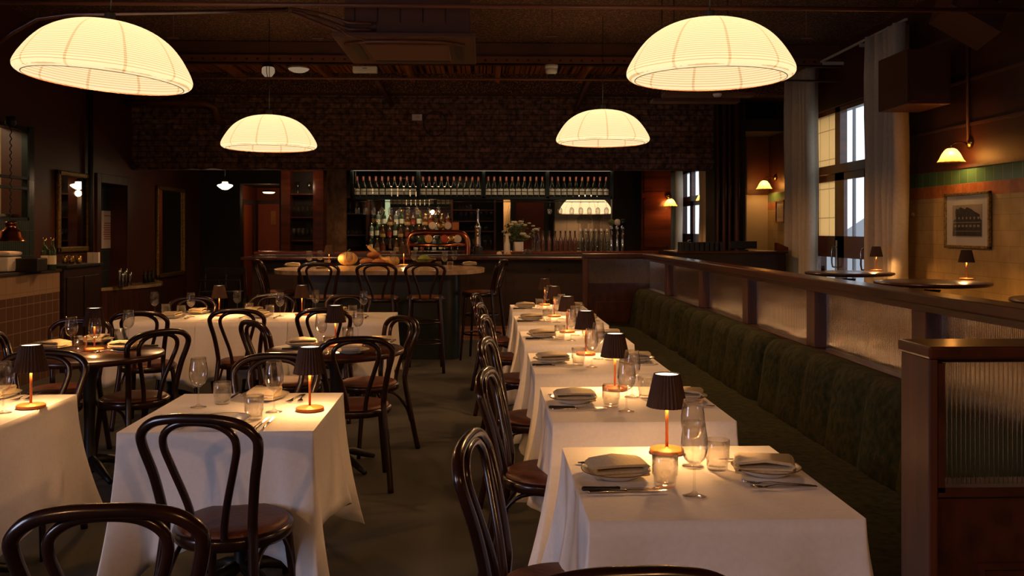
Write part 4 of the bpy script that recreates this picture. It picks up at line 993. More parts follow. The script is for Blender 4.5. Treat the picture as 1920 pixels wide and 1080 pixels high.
# ------------------------------------------------------------------ the bar
BX0, BX1, BF = aty(452, 485, 12.7).x, aty(1213, 480, 12.7).x, 12.65
bar = thing('bar_counter', 'long dark wood bar counter across the back of the room', 'bar counter', (0, 0, 0))
MB().box(BX0, BX1, BF, 13.4, 1.085, 1.13).build('bar_top', 'wood', bar, bevel=.012)
MB().box(BX0, BX1 + .3, 13.4, 13.85, 1.15, 1.19).build('upper_ledge', 'woodred', bar, bevel=.008)
MB().box(BX0 + .1, BX1 + .2, BF + .25, 13.8, 0, 1.15).build('bar_body', 'barwood', bar)
m_ = MB(); n = 9
for k in range(n):
    xa = BX0 + .15 + (BX1 - BX0 - .2) * k / n; xb = xa + (BX1 - BX0 - .2) / n - .08; y = BF + .25
    for q in ((xa, xb, .22, .245), (xa, xb, .93, .955), (xa, xa + .025, .22, .955), (xb - .025, xb, .22, .955)): m_.box(q[0], q[1], y - .015, y, q[2], q[3])
m_.build('panel_moulding', 'barwood', bar)
MB().box(BX0, BX1, BF - .15, BF + .25, 0, .14).build('foot_step', 'tile_pinkx', bar)
LZ = 1.19
def ledge(px, Y=13.62): return aty(px, 470, Y).x
# copper beer font
fx = (aty(765, 470, 13.2).x, aty(877, 470, 13.2).x); fy = 13.2; cf = thing('beer_font', 'arched copper beer font with round badges on the bar', 'beer font', (0, 0, 0)); w_ = fx[1] - fx[0]; zt = aty(800, 436, fy).z
P = crom([(fx[0], fy, 1.13), (fx[0], fy, zt - .16), (fx[0] + .05, fy, zt - .04), (fx[0] + .17, fy, zt), (fx[0] + w_ / 2, fy, zt), (fx[1] - .17, fy, zt), (fx[1] - .05, fy, zt - .04), (fx[1], fy, zt - .16), (fx[1], fy, 1.13)], 6)
MB().tube(P, .042, 14).build('arch', 'copper', cf)
zb = aty(800, 460, fy).z; MB().tube([(fx[0], fy, zb), (fx[1], fy, zb)], .028, 12).build('crossbar', 'copper', cf)
for k, (px, mt_) in enumerate(((777, 'darksteel'), (790, 'greenbottle'), (804, 'pumpkin'), (834, 'redlabel'), (846, 'brass'), (858, 'offwhite'))):
    x = aty(px, 448, fy).x; MB().lathe([(0, 0), (.055, 0), (.06, .012), (.05, .02), (0, .02)], 20, (x, fy - .03, (zt + zb) / 2), Matrix.Rotation(pi / 2, 4, 'X')).build('badge', mt_, cf); MB().tube([(x, fy - .03, zb), (x, fy - .09, zb - .06)], .009).build('tap', 'chrome', cf)
for k, (px, mt_) in enumerate(((811, 'white'), (826, 'brass'), (840, 'offwhite'))):
    x = aty(px, 425, fy).x; MB().lathe([(0, 0), (.05, 0), (.055, .012), (.04, .02), (0, .02)], 20, (x, fy - .02, zt + .10), Matrix.Rotation(pi / 2, 4, 'X')).tube([(x, fy, zt + .03), (x, fy, zt + .06)], .01).build('badge', mt_, cf)
x = aty(854, 425, fy).x; tag(MB().box(x - .05, x + .05, fy - .01, fy + .01, zt + .04, zt + .15).build('card_sign', 'bread'), 'small square brown sign standing on the copper beer font', 'sign')
x = aty(896, 470, 13.3).x; o = thing('beer_tap', 'tall chrome beer tap tower right of the copper font', 'beer tap', (x, 13.3, 1.13))
MB().lathe([(0, 0), (.09, 0), (.09, .02), (.07, .03), (.07, .12), (.05, .14), (0, .14)], 20).build('tap_base', 'black', o); MB().lathe([(.045, .14), (.045, .40), (.05, .41), (.03, .45), (.015, .5), (.012, .64), (.018, .68), (0, .69)], 20).build('column', 'chrome', o); MB().box(-.012, .012, -.052, -.04, .17, .38).build('gauge', 'white', o); MB().tube([(0, -.04, .36), (0, -.12, .35), (0, -.13, .28)], .011).build('spout', 'chrome', o)
for k, (px, r) in enumerate(((1146, .0), (1157, .1), (1167, -.1))):
    x = aty(px, 470, 13.5).x; o = thing('beer_tap', '%s slim chrome beer tap in the group at the right end of the bar' % ('left', 'middle', 'right')[k], 'beer tap', (x, 13.5, 1.15), 0, 'beer taps at the right end of the bar')
    MB().lathe([(.05, 0), (.05, .01), (.018, .03), (.018, .36), (.03, .37), (.02, .41), (0, .42)], 16).build('column', 'chrome', o); MB().lathe([(0, 0), (.045, 0), (.05, .01), (0, .02)], 18, (0, -.03, .47), Matrix.Rotation(pi / 2, 4, 'X')).build('badge', ('leaf', 'offwhite', 'darksteel')[k], o); MB().tube([(0, 0, .33), (0, -.09, .33), (0, -.10, .27)], .009).build('spout', 'chrome', o); MB().tube([(0, 0, .4), (0, -.02, .47)], .008).build('handle', 'black', o)
x = aty(1165, 470, 13.3).x; tag(B(x - .13, x + .13, 13.3, 13.45, 1.13, 1.165).build('drip_tray', 'chrome', bevel=.005), 'flat metal drip tray at the right end of the bar', 'tray')
# bottles -------------------------------------------------------------
def bottle(name, prof, body, cap, lab=None, capz=None):
    def mk():
        o = thing(name, '', 'bottle'); bb = MB().lathe(prof, 18).build('bottle_body', body, o)
        rn, zn = prof[-1][0], prof[-1][1]
        if cap: c0 = capz or zn - .03; MB().lathe([(rn + .002, c0), (rn + .0025, zn + .004), (0, zn + .004)], 12).build('cap', cap, o)
        if lab: r_, za, zb, mt_ = lab; MB().lathe([(r_ + .001, za), (r_ + .001, zb)], 18).build('label', mt_, bb)
        return o
    return Kind(mk)
WPR = [(0, 0), (.034, 0), (.037, .006), (.037, .19), (.034, .205), (.018, .235), (.0145, .26), (.0145, .325)]
winebottle = bottle('wine_bottle', [(0, 0), (.038, 0), (.041, .006), (.041, .13), (.037, .17), (.024, .215), (.0155, .25), (.0145, .325)], 'wine', 'foil', (.041, .03, .125, 'label_white'), .255)
swing = bottle('clear_bottle', [(0, 0), (.034, 0), (.040, .01), (.040, .15), (.035, .20), (.018, .27), (.013, .30), (.013, .33)], 'bottleglass', 'white')
beerb = bottle('brown_bottle', [(0, 0), (.030, 0), (.033, .006), (.033, .14), (.028, .17), (.014, .22), (.0125, .27), (.0125, .30)], 'amber', 'darksteel')
SP = [bottle('spirit_bottle', WPR, 'greenbottle', 'brass', (.037, .06, .15, 'label_white')), bottle('spirit_bottle', [(0, 0), (.042, 0), (.045, .01), (.045, .16), (.04, .18), (.016, .20), (.014, .26)], 'amber', 'black', (.045, .04, .12, 'redlabel')),
      bottle('spirit_bottle', [(0, 0), (.036, 0), (.039, .01), (.039, .20), (.035, .22), (.014, .235), (.014, .29)], 'ginblue', 'chrome', (.039, .05, .14, 'label_white')), bottle('spirit_bottle', [(0, 0), (.050, 0), (.053, .01), (.050, .12), (.03, .17), (.014, .20), (.014, .25)], 'amber', 'brass', (.052, .03, .09, 'pumpkin')),
      bottle('spirit_bottle', [(0, 0), (.034, 0), (.036, .01), (.036, .22), (.03, .24), (.013, .26), (.013, .30)], 'wine', 'redlabel', (.036, .07, .16, 'brass'))]
for k, px in enumerate((1000, 1009)): swing('%s of two clear bottles beside the flower vase on the bar' % ('left', 'right')[k], (ledge(px), 13.62, LZ), 0, 'clear bottles on the bar')
for k, px in enumerate((1018, 1030, 1041, 1051, 1060, 1069, 1078)): beerb('%s dark brown bottle from the left in the bar ledge row' % ORD[k], (ledge(px), 13.62, LZ), 0, 'dark brown bottles on the bar')
for k, px in enumerate((1088, 1098, 1108, 1117, 1127, 1138)): swing('%s clear bottle from the left in the row of six on the bar' % ORD[k], (ledge(px), 13.6, LZ), 0, 'row of clear bottles on the bar')
for k, px in enumerate((1093, 1103, 1113, 1123, 1133)): beerb('%s dark brown bottle standing behind the six clear bottles' % ORD[k], (ledge(px, 13.76), 13.76, LZ), 0, 'dark brown bottles on the bar')
# vase of flowers
vx = ledge(972, 13.5); v = thing('vase', 'white ceramic vase of pale flowers on the bar', 'vase', (vx, 13.5, 1.13)); MB().lathe([(0, 0), (.065, 0), (.075, .02), (.075, .19), (.07, .20), (.066, .19), (.066, .02)], 28).build('vase_body', 'white', v)
bq_ = thing('bouquet', 'loose bouquet of cream blossoms and dark leaves in the vase', 'flowers', (vx, 13.5, 1.13 - .02))
rnd = random.Random(4); sm, fl, lf = MB(), MB(), MB()
def petal_rose(m, c, r):
    for k in range(7):
        a = k * 2.4; t = .5 + .07 * k; d = Vector((cos(a), sin(a) * .8, .5)); m.ball(Vector(c) + d * r * .45, r * .5, 6, 4, sx=1, sz=.8)
for k in range(26):
    a = rnd.uniform(0, 6.28); e = rnd.uniform(.25, 1.15); Ln = rnd.uniform(.28, .48); x, y, z = sin(e) * cos(a) * Ln * .8, sin(e) * sin(a) * Ln * .5, .12 + cos(e) * Ln
    sm.tube(crom([(0, 0, .02), (x * .15, y * .15, .2), (x, y, z)], 4), .003, 5)
    if k < 18: petal_rose(fl, (x, y, z), rnd.uniform(.035, .055))
    for q in range(14):
        t = rnd.uniform(.45, 1.05); cx_, cy_, cz_ = x * t + rnd.uniform(-.03, .03), y * t + rnd.uniform(-.03, .03), .15 + (z - .15) * t + rnd.uniform(-.02, .02)
        d = Vector((rnd.uniform(-1, 1), rnd.uniform(-1, 1), rnd.uniform(-.4, 1))).normalized(); s2 = d.orthogonal().normalized() * .014; c0 = Vector((cx_, cy_, cz_)); L2 = rnd.uniform(.04, .07)
        lf.add([c0, c0 + d * L2 * .5 + s2, c0 + d * L2, c0 + d * L2 * .5 - s2], [(0, 1, 2, 3)])
for k in range(4): a = -.3 + .1 * k; sm.tube(crom([(0, 0, .1), (-.12 - .02 * k, 0, .4), (-.14 - .05 * k * a, 0, .62 + .05 * k)], 5), .0025, 5)
sm.tube(crom([(0, 0, .1), (.1, 0, .42), (.22, 0, .46)], 5), .003, 5); petal_rose(fl, (.22, 0, .45), .03); petal_rose(fl, (.16, 0, .49), .028)
sm.build('stems', 'leaf', bq_); f_ = fl.build('blossoms', 'petal', bq_); f_['kind'] = 'stuff'; l_ = lf.build('leaves', 'leaf', bq_, solid=.001); l_['kind'] = 'stuff'
x = ledge(951, 13.3); tag(MB().lathe([(0, 0), (.045, 0), (.05, .02), (.045, .16), (.025, .22), (.022, .30)], 20, (x, 13.4, 1.13)).build('carafe', 'white'), 'tall cream carafe left of the flower vase', 'carafe')
for k, (px, mt_) in enumerate(((936, 'petal'), (953, 'pumpkin'))):
    x = aty(px, 478, 13.0).x; tag(MB().ball((0, 0, .035), .04, 16, 8, sz=.85).build('fruit', mt_, loc=(x, 13.0, 1.13)), '%s fruit on the bar top beside the beer tap' % ('small pale', 'small orange')[k], 'fruit')
for k, px in enumerate((984, 990)): p_ = (aty(px, 470, 13.15).x, 13.15); tumbler('short tumbler, %s of two in front of the flower vase' % ('left', 'right')[k], (*p_, 1.13), 0, 'tumblers before the vase')
q = atz(1100, 484, 1.13)
# wine rack -------------------------------------------------------------
RY = 14.9; rz0, rz1 = aty(900, 369, RY).z, aty(900, 322.5, RY).z; rx = [aty(p_, 340, RY).x for p_ in (662, 785, 907, 1026, 1145)]
rk = thing('wine_rack', 'long overhead dark steel wine rack hanging above the bar', 'rack', (0, 0, 0))
m_ = MB()
for k, x in enumerate(rx): m_.box(x - .025, x + .025, RY - .16, RY - .12, rz0 - .03, rz1 + .06).box(x - .025, x + .025, RY + .12, RY + .16, rz0 - .03, rz1 + .6)
m_.box(rx[0], rx[4], RY - .16, RY + .16, rz1 + .02, rz1 + .04).build('frame', 'darksteel', rk)
B(rx[0], rx[4], RY - .16, RY + .16, rz0 - .045, rz0 - .0).build('shelf', 'darksteel', rk); zm = aty(900, 359, RY - .15).z
B(rx[0], rx[4], RY - .155, RY - .145, zm - .006, zm + .006).build('guard_rail', 'woodred', rk)
B(rx[0] + .03, rx[4] - .03, RY - .165, RY - .155, rz1 + .004, rz1 + .014).build('light_strip', 'strip_light', rk)
light('rack_strip_light', 'AREA', ((rx[0] + rx[4]) / 2, RY - .20, rz1 + .02), 9, (1, .72, .42), None, rx[4] - rx[0], (R(35), 0, 0), .04)
for bay in range(4):
    a, c = rx[bay], rx[bay + 1]; 
    for k in range(10): winebottle('%s dark wine bottle from the left in the %s bay of the overhead rack' % (ORD[k], ORD[bay]), (a + (c - a) * (k + .75) / 10.6, RY - .06, rz0), 0, 'white-labelled wine bottles in the overhead rack')
# glasses hanging below
o = thing('glass_rail', 'brass hanging rails under the wine rack', 'rail'); 
for x in (-.02, .02): MB().tube([(rx[0] + .1, RY + x, rz0 - .08), (rx[4] - .1, RY + x, rz0 - .08)], .005).build('rail', 'brass', o)
hang = [(670, 402), (685, 402), (700, 396), (716, 396), (732, 396), (748, 396), (765, 396), (782, 396), (1031, 400), (1050, 400), (1072, 397), (1089, 397), (1105, 397), (1121, 397), (1137, 397), (805, 396), (822, 396)]
for k, (px, py) in enumerate(sorted(hang)):
    wine('%s wine glass from the left hanging upside down under the rack' % (ORD[k] if k < 16 else 'last'), (aty(px, py, RY).x, RY, rz0 - .085), 0, 'wine glasses hanging under the rack', rot=(pi, 0, 0))
# back bar shelving -----------------------------------------------------
SYB = 17.3
def sx(px): return aty(px, 420, SYB).x
def sz(py): return aty(900, py, SYB).z
def shelfunit(lab, p0, p1, ptop, pys, d=.32, cols=(), mat='wood', Y=SYB):
    X0, X1 = aty(p0, 420, Y).x, aty(p1, 420, Y).x; Z = lambda py: aty(900, py, Y).z
    o = thing('back_bar_shelf', lab, 'shelf', (0, 0, 0)); z1 = Z(ptop); m_ = MB()
    m_.box(X0 - .04, X0, Y - d / 2, Y + d / 2, 0, z1).box(X1, X1 + .04, Y - d / 2, Y + d / 2, 0, z1); m_.build('side_panel', mat, o); B(X0 - .04, X1 + .04, Y - d / 2, Y + d / 2, z1, z1 + .04).build('top_board', mat, o); B(X0, X1, Y + d / 2 - .01, Y + d / 2, 0, z1).build('back_board', 'blackish', o)
    for py in pys: B(X0, X1, Y - d / 2 + .01, Y + d / 2, Z(py) - .022, Z(py)).build('shelf_board', mat, o)
    return [Z(py) for py in pys], X0, X1
def fill(K, words, X0, X1, z, n, grp, Y=SYB, dy=0):
    for k in range(n): (K if not isinstance(K, list) else K[(k * 7 + int(z * 50)) % len(K)])('%s %s' % (ORD[k], words), (X0 + (X1 - X0) * (k + .5) / n, Y + dy, z), 0, grp)
zs, a, c = shelfunit('narrow glass shelf unit left of the spirit bottles', 650, 688, 372, (400, 440, 472)); fill(wine, 'wine glass from the left on the top tier of the narrow shelf', a, c, zs[0], 3, 'glasses on the back bar'); fill(tumbler, 'tumbler from the left on the middle tier of the narrow shelf', a, c, zs[1], 5, 'glasses on the back bar'); fill(tumbler, 'tumbler from the left on the bottom tier of the narrow shelf', a, c, zs[2], 4, 'glasses on the back bar')
st = thing('bottle_tiers', 'stepped back bar shelf carrying the spirit bottles', 'shelf', (0, 0, 0))
X0, X1 = sx(692), sx(846)
tz = [(sz(472), -.28), (sz(447), -.12), (sz(425), .04)]
for k, (z, dy) in enumerate(tz): B(X0, X1, SYB + dy - .08, SYB + dy + .08, 0 if k == 0 else z - .12, z).build('tier_board', 'barwood', st)
B(X0, X1, SYB + .2, SYB + .22, 0, 2.5).build('back_mirror', 'mirror', st)
for k, (z, dy) in enumerate(tz):
    n = (13, 14, 14)[k]
    for q in range(n): SP[(q * 3 + k * 2 + (q // 4)) % 5]('%s spirit bottle from the left on the %s tier of the back bar' % (ORD[q], ('front', 'middle', 'top')[k]), (X0 + (X1 - X0) * (q + .5) / n + random.uniform(-.01, .01), SYB + dy, z), 0, 'spirit bottles on the back bar')
zs, a, c = shelfunit('open shelf unit with glasses behind the tall beer tap', 850, 926, 370, (393, 414, 433, 468)); fill(tumbler, 'tumbler from the left on the top shelf behind the beer tap', a, c - .4, zs[0], 5, 'glasses on the back bar'); fill(wine, 'wine glass from the left on the second shelf behind the beer tap', a, c, zs[1], 8, 'glasses on the back bar'); fill(tumbler, 'tumbler from the left on the third shelf behind the beer tap', a, c, zs[2], 8, 'glasses on the back bar'); fill(wine, 'wine glass from the left on the lowest shelf behind the beer tap', a, c, zs[3], 7, 'glasses on the back bar')
zs, a, c = shelfunit('tall open cabinet of glasses left of the rough pillar', 548, 590, 323, (364, 407, 450, 482), Y=16.6, mat='woodred'); fill(wine, 'wine glass from the left on the top shelf of the tall cabinet', a, c, zs[0], 2, 'glasses in the tall cabinet', 16.6); fill(wine, 'wine glass from the left on the second shelf of the tall cabinet', a, c, zs[1], 5, 'glasses in the tall cabinet', 16.55); fill(wine, 'wine glass from the left on the third shelf of the tall cabinet', a, c, zs[2], 5, 'glasses in the tall cabinet', 16.55)
X0, X1 = aty(528, 400, 16.4).x, aty(545, 400, 16.4).x; struct(MB().box(X0, X1, 16.35, 16.8, 0, 2.75).box(aty(592, 400, 16.4).x, aty(607, 400, 16.4).x, 16.35, 16.8, 0, 2.75).box(X0, aty(607, 400, 16.4).x, 16.5, 16.8, sz(322), 2.75).build('trim_14', 'woodred'))
light('back_bar_light', 'AREA', (sx(790), SYB - .5, 2.55), 12, (1, .74, .42), None, 1.8, (0, 0, 0), .1)
light('cabinet_light', 'POINT', (aty(570, 330, 16.3).x, 16.0, 2.3), 3, (1, .6, .35), None, .05)
x, z = sx(725), sz(372); bx_ = thing('lit_window', 'small greenish backlit window behind the spirit bottles', 'window', (x, SYB + .19, sz(416))); B(-.05, .045, 0, .01, 0, z - sz(416)).build('glazing', 'lightbox', bx_); B(-.06, .055, .01, .02, -.01, z - sz(416) + .01).build('frame', 'darksteel', bx_)
x = sx(809); o = lathe_thing('bar_lamp', 'small round glowing lamp among the spirit bottles', 'lamp', (x, SYB + .1, sz(424)), [('lamp_foot', 'brass', [(0, 0), (.04, 0), (.01, .02), (.01, .22)]), ('globe', 'bulb_warm', [(0, .22), (.03, .24), (.04, .265), (.03, .29), (0, .30)])]); light('bar_lamp_light', 'POINT', (0, -.10, .28), .8, (1, .5, .18), o, .04)
light('taps_light', 'AREA', (aty(1060, 400, 13.9).x, 13.9, 2.35), 5, (1, .75, .5), None, 2.4, (0, 0, 0), .1)
# mural in the made-up room behind the bar
x0, x1 = aty(1040, 400, MY).x, aty(1150, 400, MY).x; z0, z1 = aty(1090, 452, MY).z, aty(1090, 372, MY).z
mu = thing('mural_photograph', 'large sepia photograph of two standing people behind the bar bottles', 'picture', (x0, MY - .035, z0)); W_, H_ = x1 - x0, z1 - z0
mp_ = B(0, W_, 0, .03, 0, H_).build('print', 'mural', mu)
m_ = MB()
for k in (1, 2, 3, 4): m_.box(W_ * k / 5, W_ * k / 5 + .01, -.003, 0, 0, H_)
m_.build('plank_lines', 'photo_dark', mp_)
def figure(cx_, s, hands):
    P = [(-.10, 0), (-.04, 0), (-.01, .42), (.01, .42), (.04, 0), (.10, 0), (.11, .48), (.12, .60), (.15, .80) if not hands else (.26, .62), (.19, .86) if not hands else (.24, .80), (.13, .90), (.04, .93), (.045, .97), (.055, 1.02), (.05, 1.08), (0, 1.11), (-.05, 1.08), (-.055, 1.02), (-.045, .97), (-.04, .93), (-.13, .90), (-.19, .86) if not hands else (-.24, .80), (-.15, .80) if not hands else (-.26, .62), (-.12, .60), (-.11, .48)]
    return [(cx_ + x * s, y * s) for x, y in P]
for k, (cx_, hd) in enumerate(((W_ * .50, True), (W_ * .71, False))):
    m_ = MB(); n_ = figure(cx_, H_ * .68, hd); M = Matrix(((1, 0, 0, 0), (0, 0, 1, -.006), (0, 1, 0, .0), (0, 0, 0, 1))); m_.prism(n_, 0, .004, M); m_.build('printed_person', 'photo_dark', mp_)

# ------------------------------------------------------------------ left wall: mirrors, service counter, console
def gilt(lab, pa, pb, pyt, pyb, tilt=0):
    a, c = atx(pa, 400, XL), atx(pb, 400, XL); zt_, zb_ = atx(pa, pyt, XL).z, atx(pa, pyb, XL).z; o = thing('gilt_mirror', lab, 'mirror', (XL + .005, (a.y + c.y) / 2, zb_)); hw, h = (c.y - a.y) / 2, zt_ - zb_; t = .07
    m_ = MB(); m_.box(0, .05, -hw, -hw + t, 0, h).box(0, .05, hw - t, hw, 0, h).box(0, .05, -hw, hw, 0, t).box(0, .05, -hw, hw, h - t, h); m_.build('frame', 'gilt', o, bevel=.015); B(0, .012, -hw + t, hw - t, t, h - t).build('mirror_glass', 'mirror', o); return o
gilt('gilt-framed mirror reflecting a lamp above the left service counter', 103, 165, 318, 474)
gilt('tall dark gilt-framed mirror right of the left doorway', 291, 343, 347, 522)
SX = -4.43; y1 = atx(112, 600, SX).y
sc = thing('service_counter', 'tiled kitchen service counter at the left edge', 'counter', (0, 0, 0)); ct = 1.10
B(XL + .015, SX + .02, 4.0, y1 + .02, ct - .03, ct).build('worktop', 'blackish', sc, bevel=.004)
B(XL + .02, SX, 4.0, y1, .86, ct - .03).build('upper_tiles', 'tile_creamstrip', sc); B(XL + .02, SX, 4.0, y1, 0, .86).build('lower_tiles', 'tile_pink', sc)
def on(px, Y, z=ct): return (aty(px, 500, Y).x, Y, z)
# copper heat lamp
q = aty(20, 452, 8.9)
o = lathe_thing('heat_lamp', 'ribbed copper heat lamp hanging over the service counter', 'lamp', tuple(q), [('copper_shade', 'copper', [(.135, 0), (.13, .015), (.105, .04), (.095, .09), (.085, .10), (.05, .125), (.045, .16), (.06, .165), (.045, .19), (0, .19)])])
MB().tube([(.008 * cos(k), .008 * sin(k), .19 + k * .0105) for k in range(90)], .005, 5).build('coiled_cord', 'black', o); MB().lathe([(.02, 1.1), (.05, 1.13), (.045, 1.2), (0, 1.2)], 12).build('cord_cap', 'black', o); light('heat_lamp_light', 'POINT', (0, 0, -.02), .35, (1, .4, .12), o, .04)
o = thing('paper_bag', 'white folded parcel of napkins on the service counter', 'bag', on(-2, 8.9)); MB().box(-.16, .16, -.14, .14, 0, .15).box(-.15, .17, -.13, .13, .15, .20).build('bag_body', 'white', o, bevel=.03, sub=1)
for k, (px, Y, lab) in enumerate(((84, 9.2, 'left of two dark bottles on the service counter by the mirror'), (98, 9.2, 'right of two dark bottles on the service counter by the mirror'))): SP[0](lab, on(px, Y), 0, 'bottles on the service counter')
o = thing('storage_box', 'black box on the service counter beside the bottles', 'box', on(55, 9.0)); B(-.10, .13, -.1, .1, 0, .13).build('box_body', 'black', o, bevel=.01)
# dark cabinet behind the counter
cbx0, cbx1 = XL, aty(186, 500, 10.4).x; cab = thing('sideboard', 'dark wood sideboard under the gilt mirror beyond the tiled counter', 'sideboard', (0, 0, 0))
B(XL + .02, -4.40, y1 + .03, y1 + .93, 0, 1.10).build('sideboard_body', 'barwood', cab); B(XL + .015, -4.37, y1 + .03, y1 + .96, 1.101, 1.13).build('sideboard_top', 'black', cab, bevel=.004); MB().box(-4.40, -4.385, y1 + .08, y1 + .46, .1, 1.0).box(-4.40, -4.385, y1 + .5, y1 + .88, .1, 1.0).build('door', 'barwood', cab, bevel=.004)
for k, px in enumerate((122, 134, 148)):
    lathe_thing('brass_pot', '%s small brass pot from the left on the dark sideboard' % ORD[k], 'pot', (aty(px, 490, 10.3).x, 10.3, 1.13), [('pot_body', 'brass', [(0, 0), (.026, 0), (.030, .01), (.030, .075), (.026, .08)]), ('lid', 'brass', [(.03, .08), (.03, .085), (.006, .095), (0, .10)])])
for k, px in enumerate((170, 181)): tag(B(-.03, .03, -.02, .02, 0, .12).build('menu_card', 'white', loc=(aty(px, 485, 10.48).x, 10.48, 1.13)), '%s small white card standing on the dark sideboard' % ('left', 'right')[k], 'card')
# curved console shelf
cs = thing('console', 'curved marble-topped side station under the left doorway', 'side station', (0, 0, 0)); y0, y1 = atx(188, 540, XL).y, atx(291, 526, XL).y
arcp = [(XL + .01, y0)] + [(XL + .01 + .42 * sin(pi * k / 14), y0 + (y1 - y0) * k / 14) for k in range(15)] + [(XL + .01, y1)]
MB().prism(arcp, .64, .685).build('console_top', 'marble', cs, bevel=.004); MB().prism([(XL + .01 + (x - XL) * .85, y) for x, y in arcp], 0, .64).build('console_body', 'woodv', cs)
for k, (py_, r_, h_) in enumerate(((y0 + .12, .035, .28), (y0 + .24, .04, .22), (y0 + .36, .03, .26), (y0 + .50, .035, .20))):
    tag(MB().lathe([(0, 0), (r_, 0), (r_ * 1.05, .01), (r_ * .95, h_ * .8), (r_ * .8, h_), (r_ * .7, h_)], 18, (XL + .22, py_, .685)).build('canister', 'chrome' if k % 2 else 'steel'), '%s shiny metal canister on the curved side station' % ORD[k], 'canister', 'canisters on the side station')
for k in range(3):
    o = thing('salt_mill', '%s small dark mill at the right of the curved side station' % ORD[k], 'mill', (XL + .2, y0 + 1.15 + .17 * k, .685)); MB().lathe([(0, 0), (.03, 0), (.022, .06), (.03, .12), (.012, .14), (.024, .17), (0, .19)], 16).build('mill_body', 'darksteel', o)
# high chair silhouettes in the dark passage
for k, px in enumerate((398, 437)):
    q = aty(px, 505, 14.6); o = thing('high_chair', '%s dark wooden high chair in the unlit passage' % ('left', 'right')[k], 'chair', (q.x, 14.6, 0)); 
    MB().box(-.16, .16, -.16, .16, .50, .53).build('seat', 'black', o)
    for a in (-1, 1):
        MB().tube([(a * .2, -.2, 0), (a * .14, -.15, .72)], .014).build('leg', 'black', o); MB().tube([(a * .2, .2, 0), (a * .15, .15, .90)], .014).build('leg', 'black', o)
    MB().box(-.16, .16, .14, .16, .80, .90).build('backrest', 'black', o); MB().box(-.15, .15, -.2, -.14, .70, .72).build('tray', 'black', o)
# ------------------------------------------------------------------ right: reception desk, high tables, photographs
RY0 = 12.9; a, c = aty(1272, 480, RY0), aty(1480, 480, RY0)
ds = thing('reception_desk', 'dark wood desk beyond the divider, left of the curtains', 'desk', (0, 0, 0)); B(a.x, c.x - .05, RY0, RY0 + .9, 0, 1.17).build('desk_body', 'barwood', ds); B(a.x - .03, c.x - .02, RY0 - .02, RY0 + .92, 1.17, 1.20).build('desk_top', 'wood', ds, bevel=.004)
for k in range(9):
    x = aty(1276 + 9.3 * k, 468, RY0 + .3).x; tag(B(-.022, .022, -.10, .10, 0, .13).build('menu', 'black', loc=(x, RY0 + .3, 1.20), bevel=.004), '%s black menu from the left standing on the reception desk' % ORD[k], 'menu', 'black menus on the desk')
q = aty(1394, 468, RY0 + .4); o = thing('monitor', 'low black screen on the reception desk', 'monitor', (q.x, RY0 + .4, 1.20)); B(-.20, .20, -.01, .02, .03, .14).build('screen_panel', 'black', o, bevel=.005); B(-.06, .06, -.05, .07, 0, .012).tube([(0, .02, .01), (0, .02, .08)], .012).build('stand', 'black', o)
q = aty(1465, 466, RY0 + .3); o = thing('card_terminal', 'small slanted brown box at the right end of the reception desk', 'box', (q.x, RY0 + .3, 1.20)); MB().prism([(-.08, 0), (.08, 0), (.08, .05), (-.08, .12)], -.07, .07, Matrix.Rotation(pi / 2, 4, 'X') ).build('terminal_body', 'woodred', o, bevel=.004)
HTZ = 1.06
for lab, x, y, r in (('round dark high table with a lamp in front of the street doors', 0, 0, .45), ('round dark high table with a lamp below the framed photograph', 1, 0, .47), ('round dark high table cut off by the right edge', 2, 0, .45)):
    px, py = ((1592, 510), (1748, 528), (2042, 562))[x]; v_ = atz(px, py, HTZ); o = thing('high_table', lab, 'table', (v_.x, v_.y, 0)); MB().lathe([(0, HTZ - .045), (r * .6, HTZ - .045), (r * .95, HTZ - .032), (r, HTZ - .02), (r, HTZ - .004), (r - .01, HTZ), (0, HTZ)], 48).build('tabletop', 'wood', o); pedestal(o, HTZ - .04, .30)
    if x < 2:
        px2, py2 = ((1643, 508), (1812, 524.5))[x]; v2 = atz(px2, py2, HTZ); lamp(('pleated brown table lamp on the high table in front of the street doors', 'pleated brown table lamp on the high table below the framed photograph')[x], (v2.x, v2.y, HTZ), 0, 'pleated table lamps')
v_ = atz(1543, 507, HTZ); tag(MB().lathe([(0, 0), (.02, 0), (.022, .05), (.018, .05)], 12).build('candle_holder', 'darksteel', loc=(v_.x, v_.y, HTZ)), 'tiny dark candle holder on the high table by the curtains', 'candle holder')
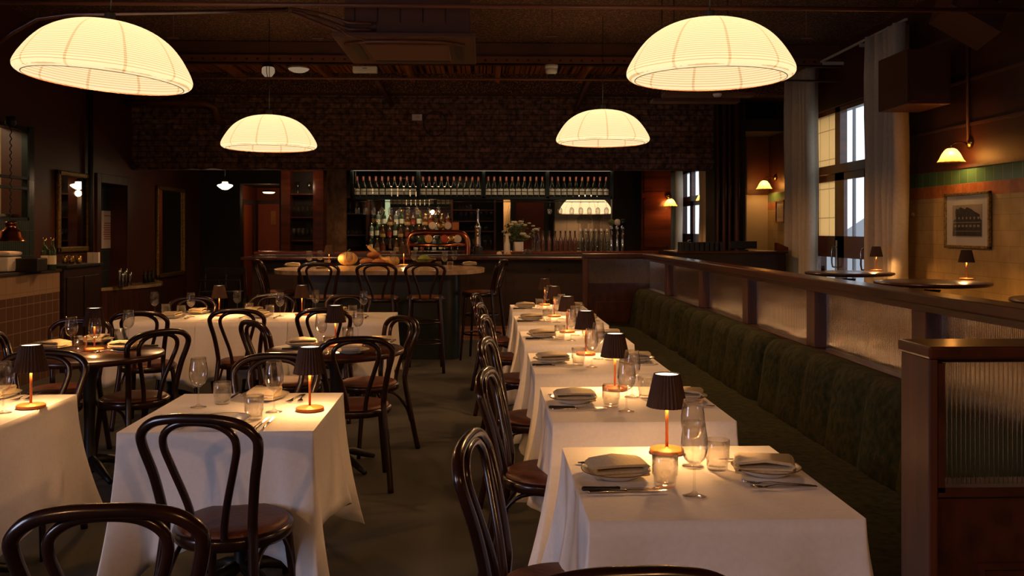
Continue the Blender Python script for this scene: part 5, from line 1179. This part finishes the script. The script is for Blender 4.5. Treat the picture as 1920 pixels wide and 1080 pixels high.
def photo(lab, pa, pb, pyt, pyb, X, fm, build=True):
    a, c = atx(pa, pyt, X), atx(pb, pyt, X); zt_, zb_ = a.z, atx(pa, pyb, X).z; W2, H2 = a.y - c.y, zt_ - zb_
    o = thing('framed_photograph', lab, 'picture', (X - .012, c.y, zb_)); t = .028
    # local: y along the wall away from the camera, z up
    m_ = MB().box(-.03, 0, 0, t, 0, H2).box(-.03, 0, W2 - t, W2, 0, H2).box(-.03, 0, 0, W2, 0, t).box(-.03, 0, 0, W2, H2 - t, H2); m_.build('frame', fm, o, bevel=.004)
    B(-.012, 0, t, W2 - t, t, H2 - t).build('mat', 'mat_photo', o)
    u = lambda f: W2 * (1 - f)
    pr = B(-.014, -.012, u(.83), u(.17), H2 * .20, H2 * .78).build('print', 'photo_bg', o)
    if build:
        M = Matrix(((0, 0, 1, -.016), (1, 0, 0, 0), (0, 1, 0, 0), (0, 0, 0, 1)))
        P = [(.18, .22), (.82, .22), (.82, .50), (.78, .53), (.78, .60), (.66, .66), (.60, .70), (.50, .735), (.46, .70), (.36, .74), (.30, .70), (.26, .72), (.24, .66), (.25, .55), (.20, .50), (.19, .36)]
        MB().prism([(u(x), H2 * y) for x, y in P][::-1], 0, .0015, M).build('printed_building', 'photo_dark', pr)
        m2 = MB()
        for k in range(7): x = .22 + .085 * k; m2.box(-.0175, -.016, u(x + .05), u(x), H2 * .38, H2 * .42); m2.box(-.0175, -.016, u(x + .04), u(x + .01), H2 * .52, H2 * .56)
        m2.box(-.0175, -.016, u(.80), u(.20), H2 * .455, H2 * .47).box(-.0175, -.016, u(.8), u(.22), H2 * .30, H2 * .31); m2.build('printed_details', 'photo_bg', pr)
    B(-.019, -.018, t, W2 - t, t, H2 - t).build('glazing', 'pane', o)
photo('framed old photograph of a corner building on the tiled wall', 1777, 1862, 364, 464, XR - .012, 'gilt')
photo('small framed picture on the tiled wall left of the curtains', 1458, 1474, 376, 418, XR - .012, 'bread', False)
tag(MB().lathe([(0, 0), (.025, 0), (.028, .01), (0, .016)], 16, tuple(atx(1713, 403, XR - .012)), Matrix.Rotation(-pi / 2, 4, 'Y')).build('wall_button', 'tile_cream'), 'small round cream knob on the tiled wall beside the curtain', 'knob')
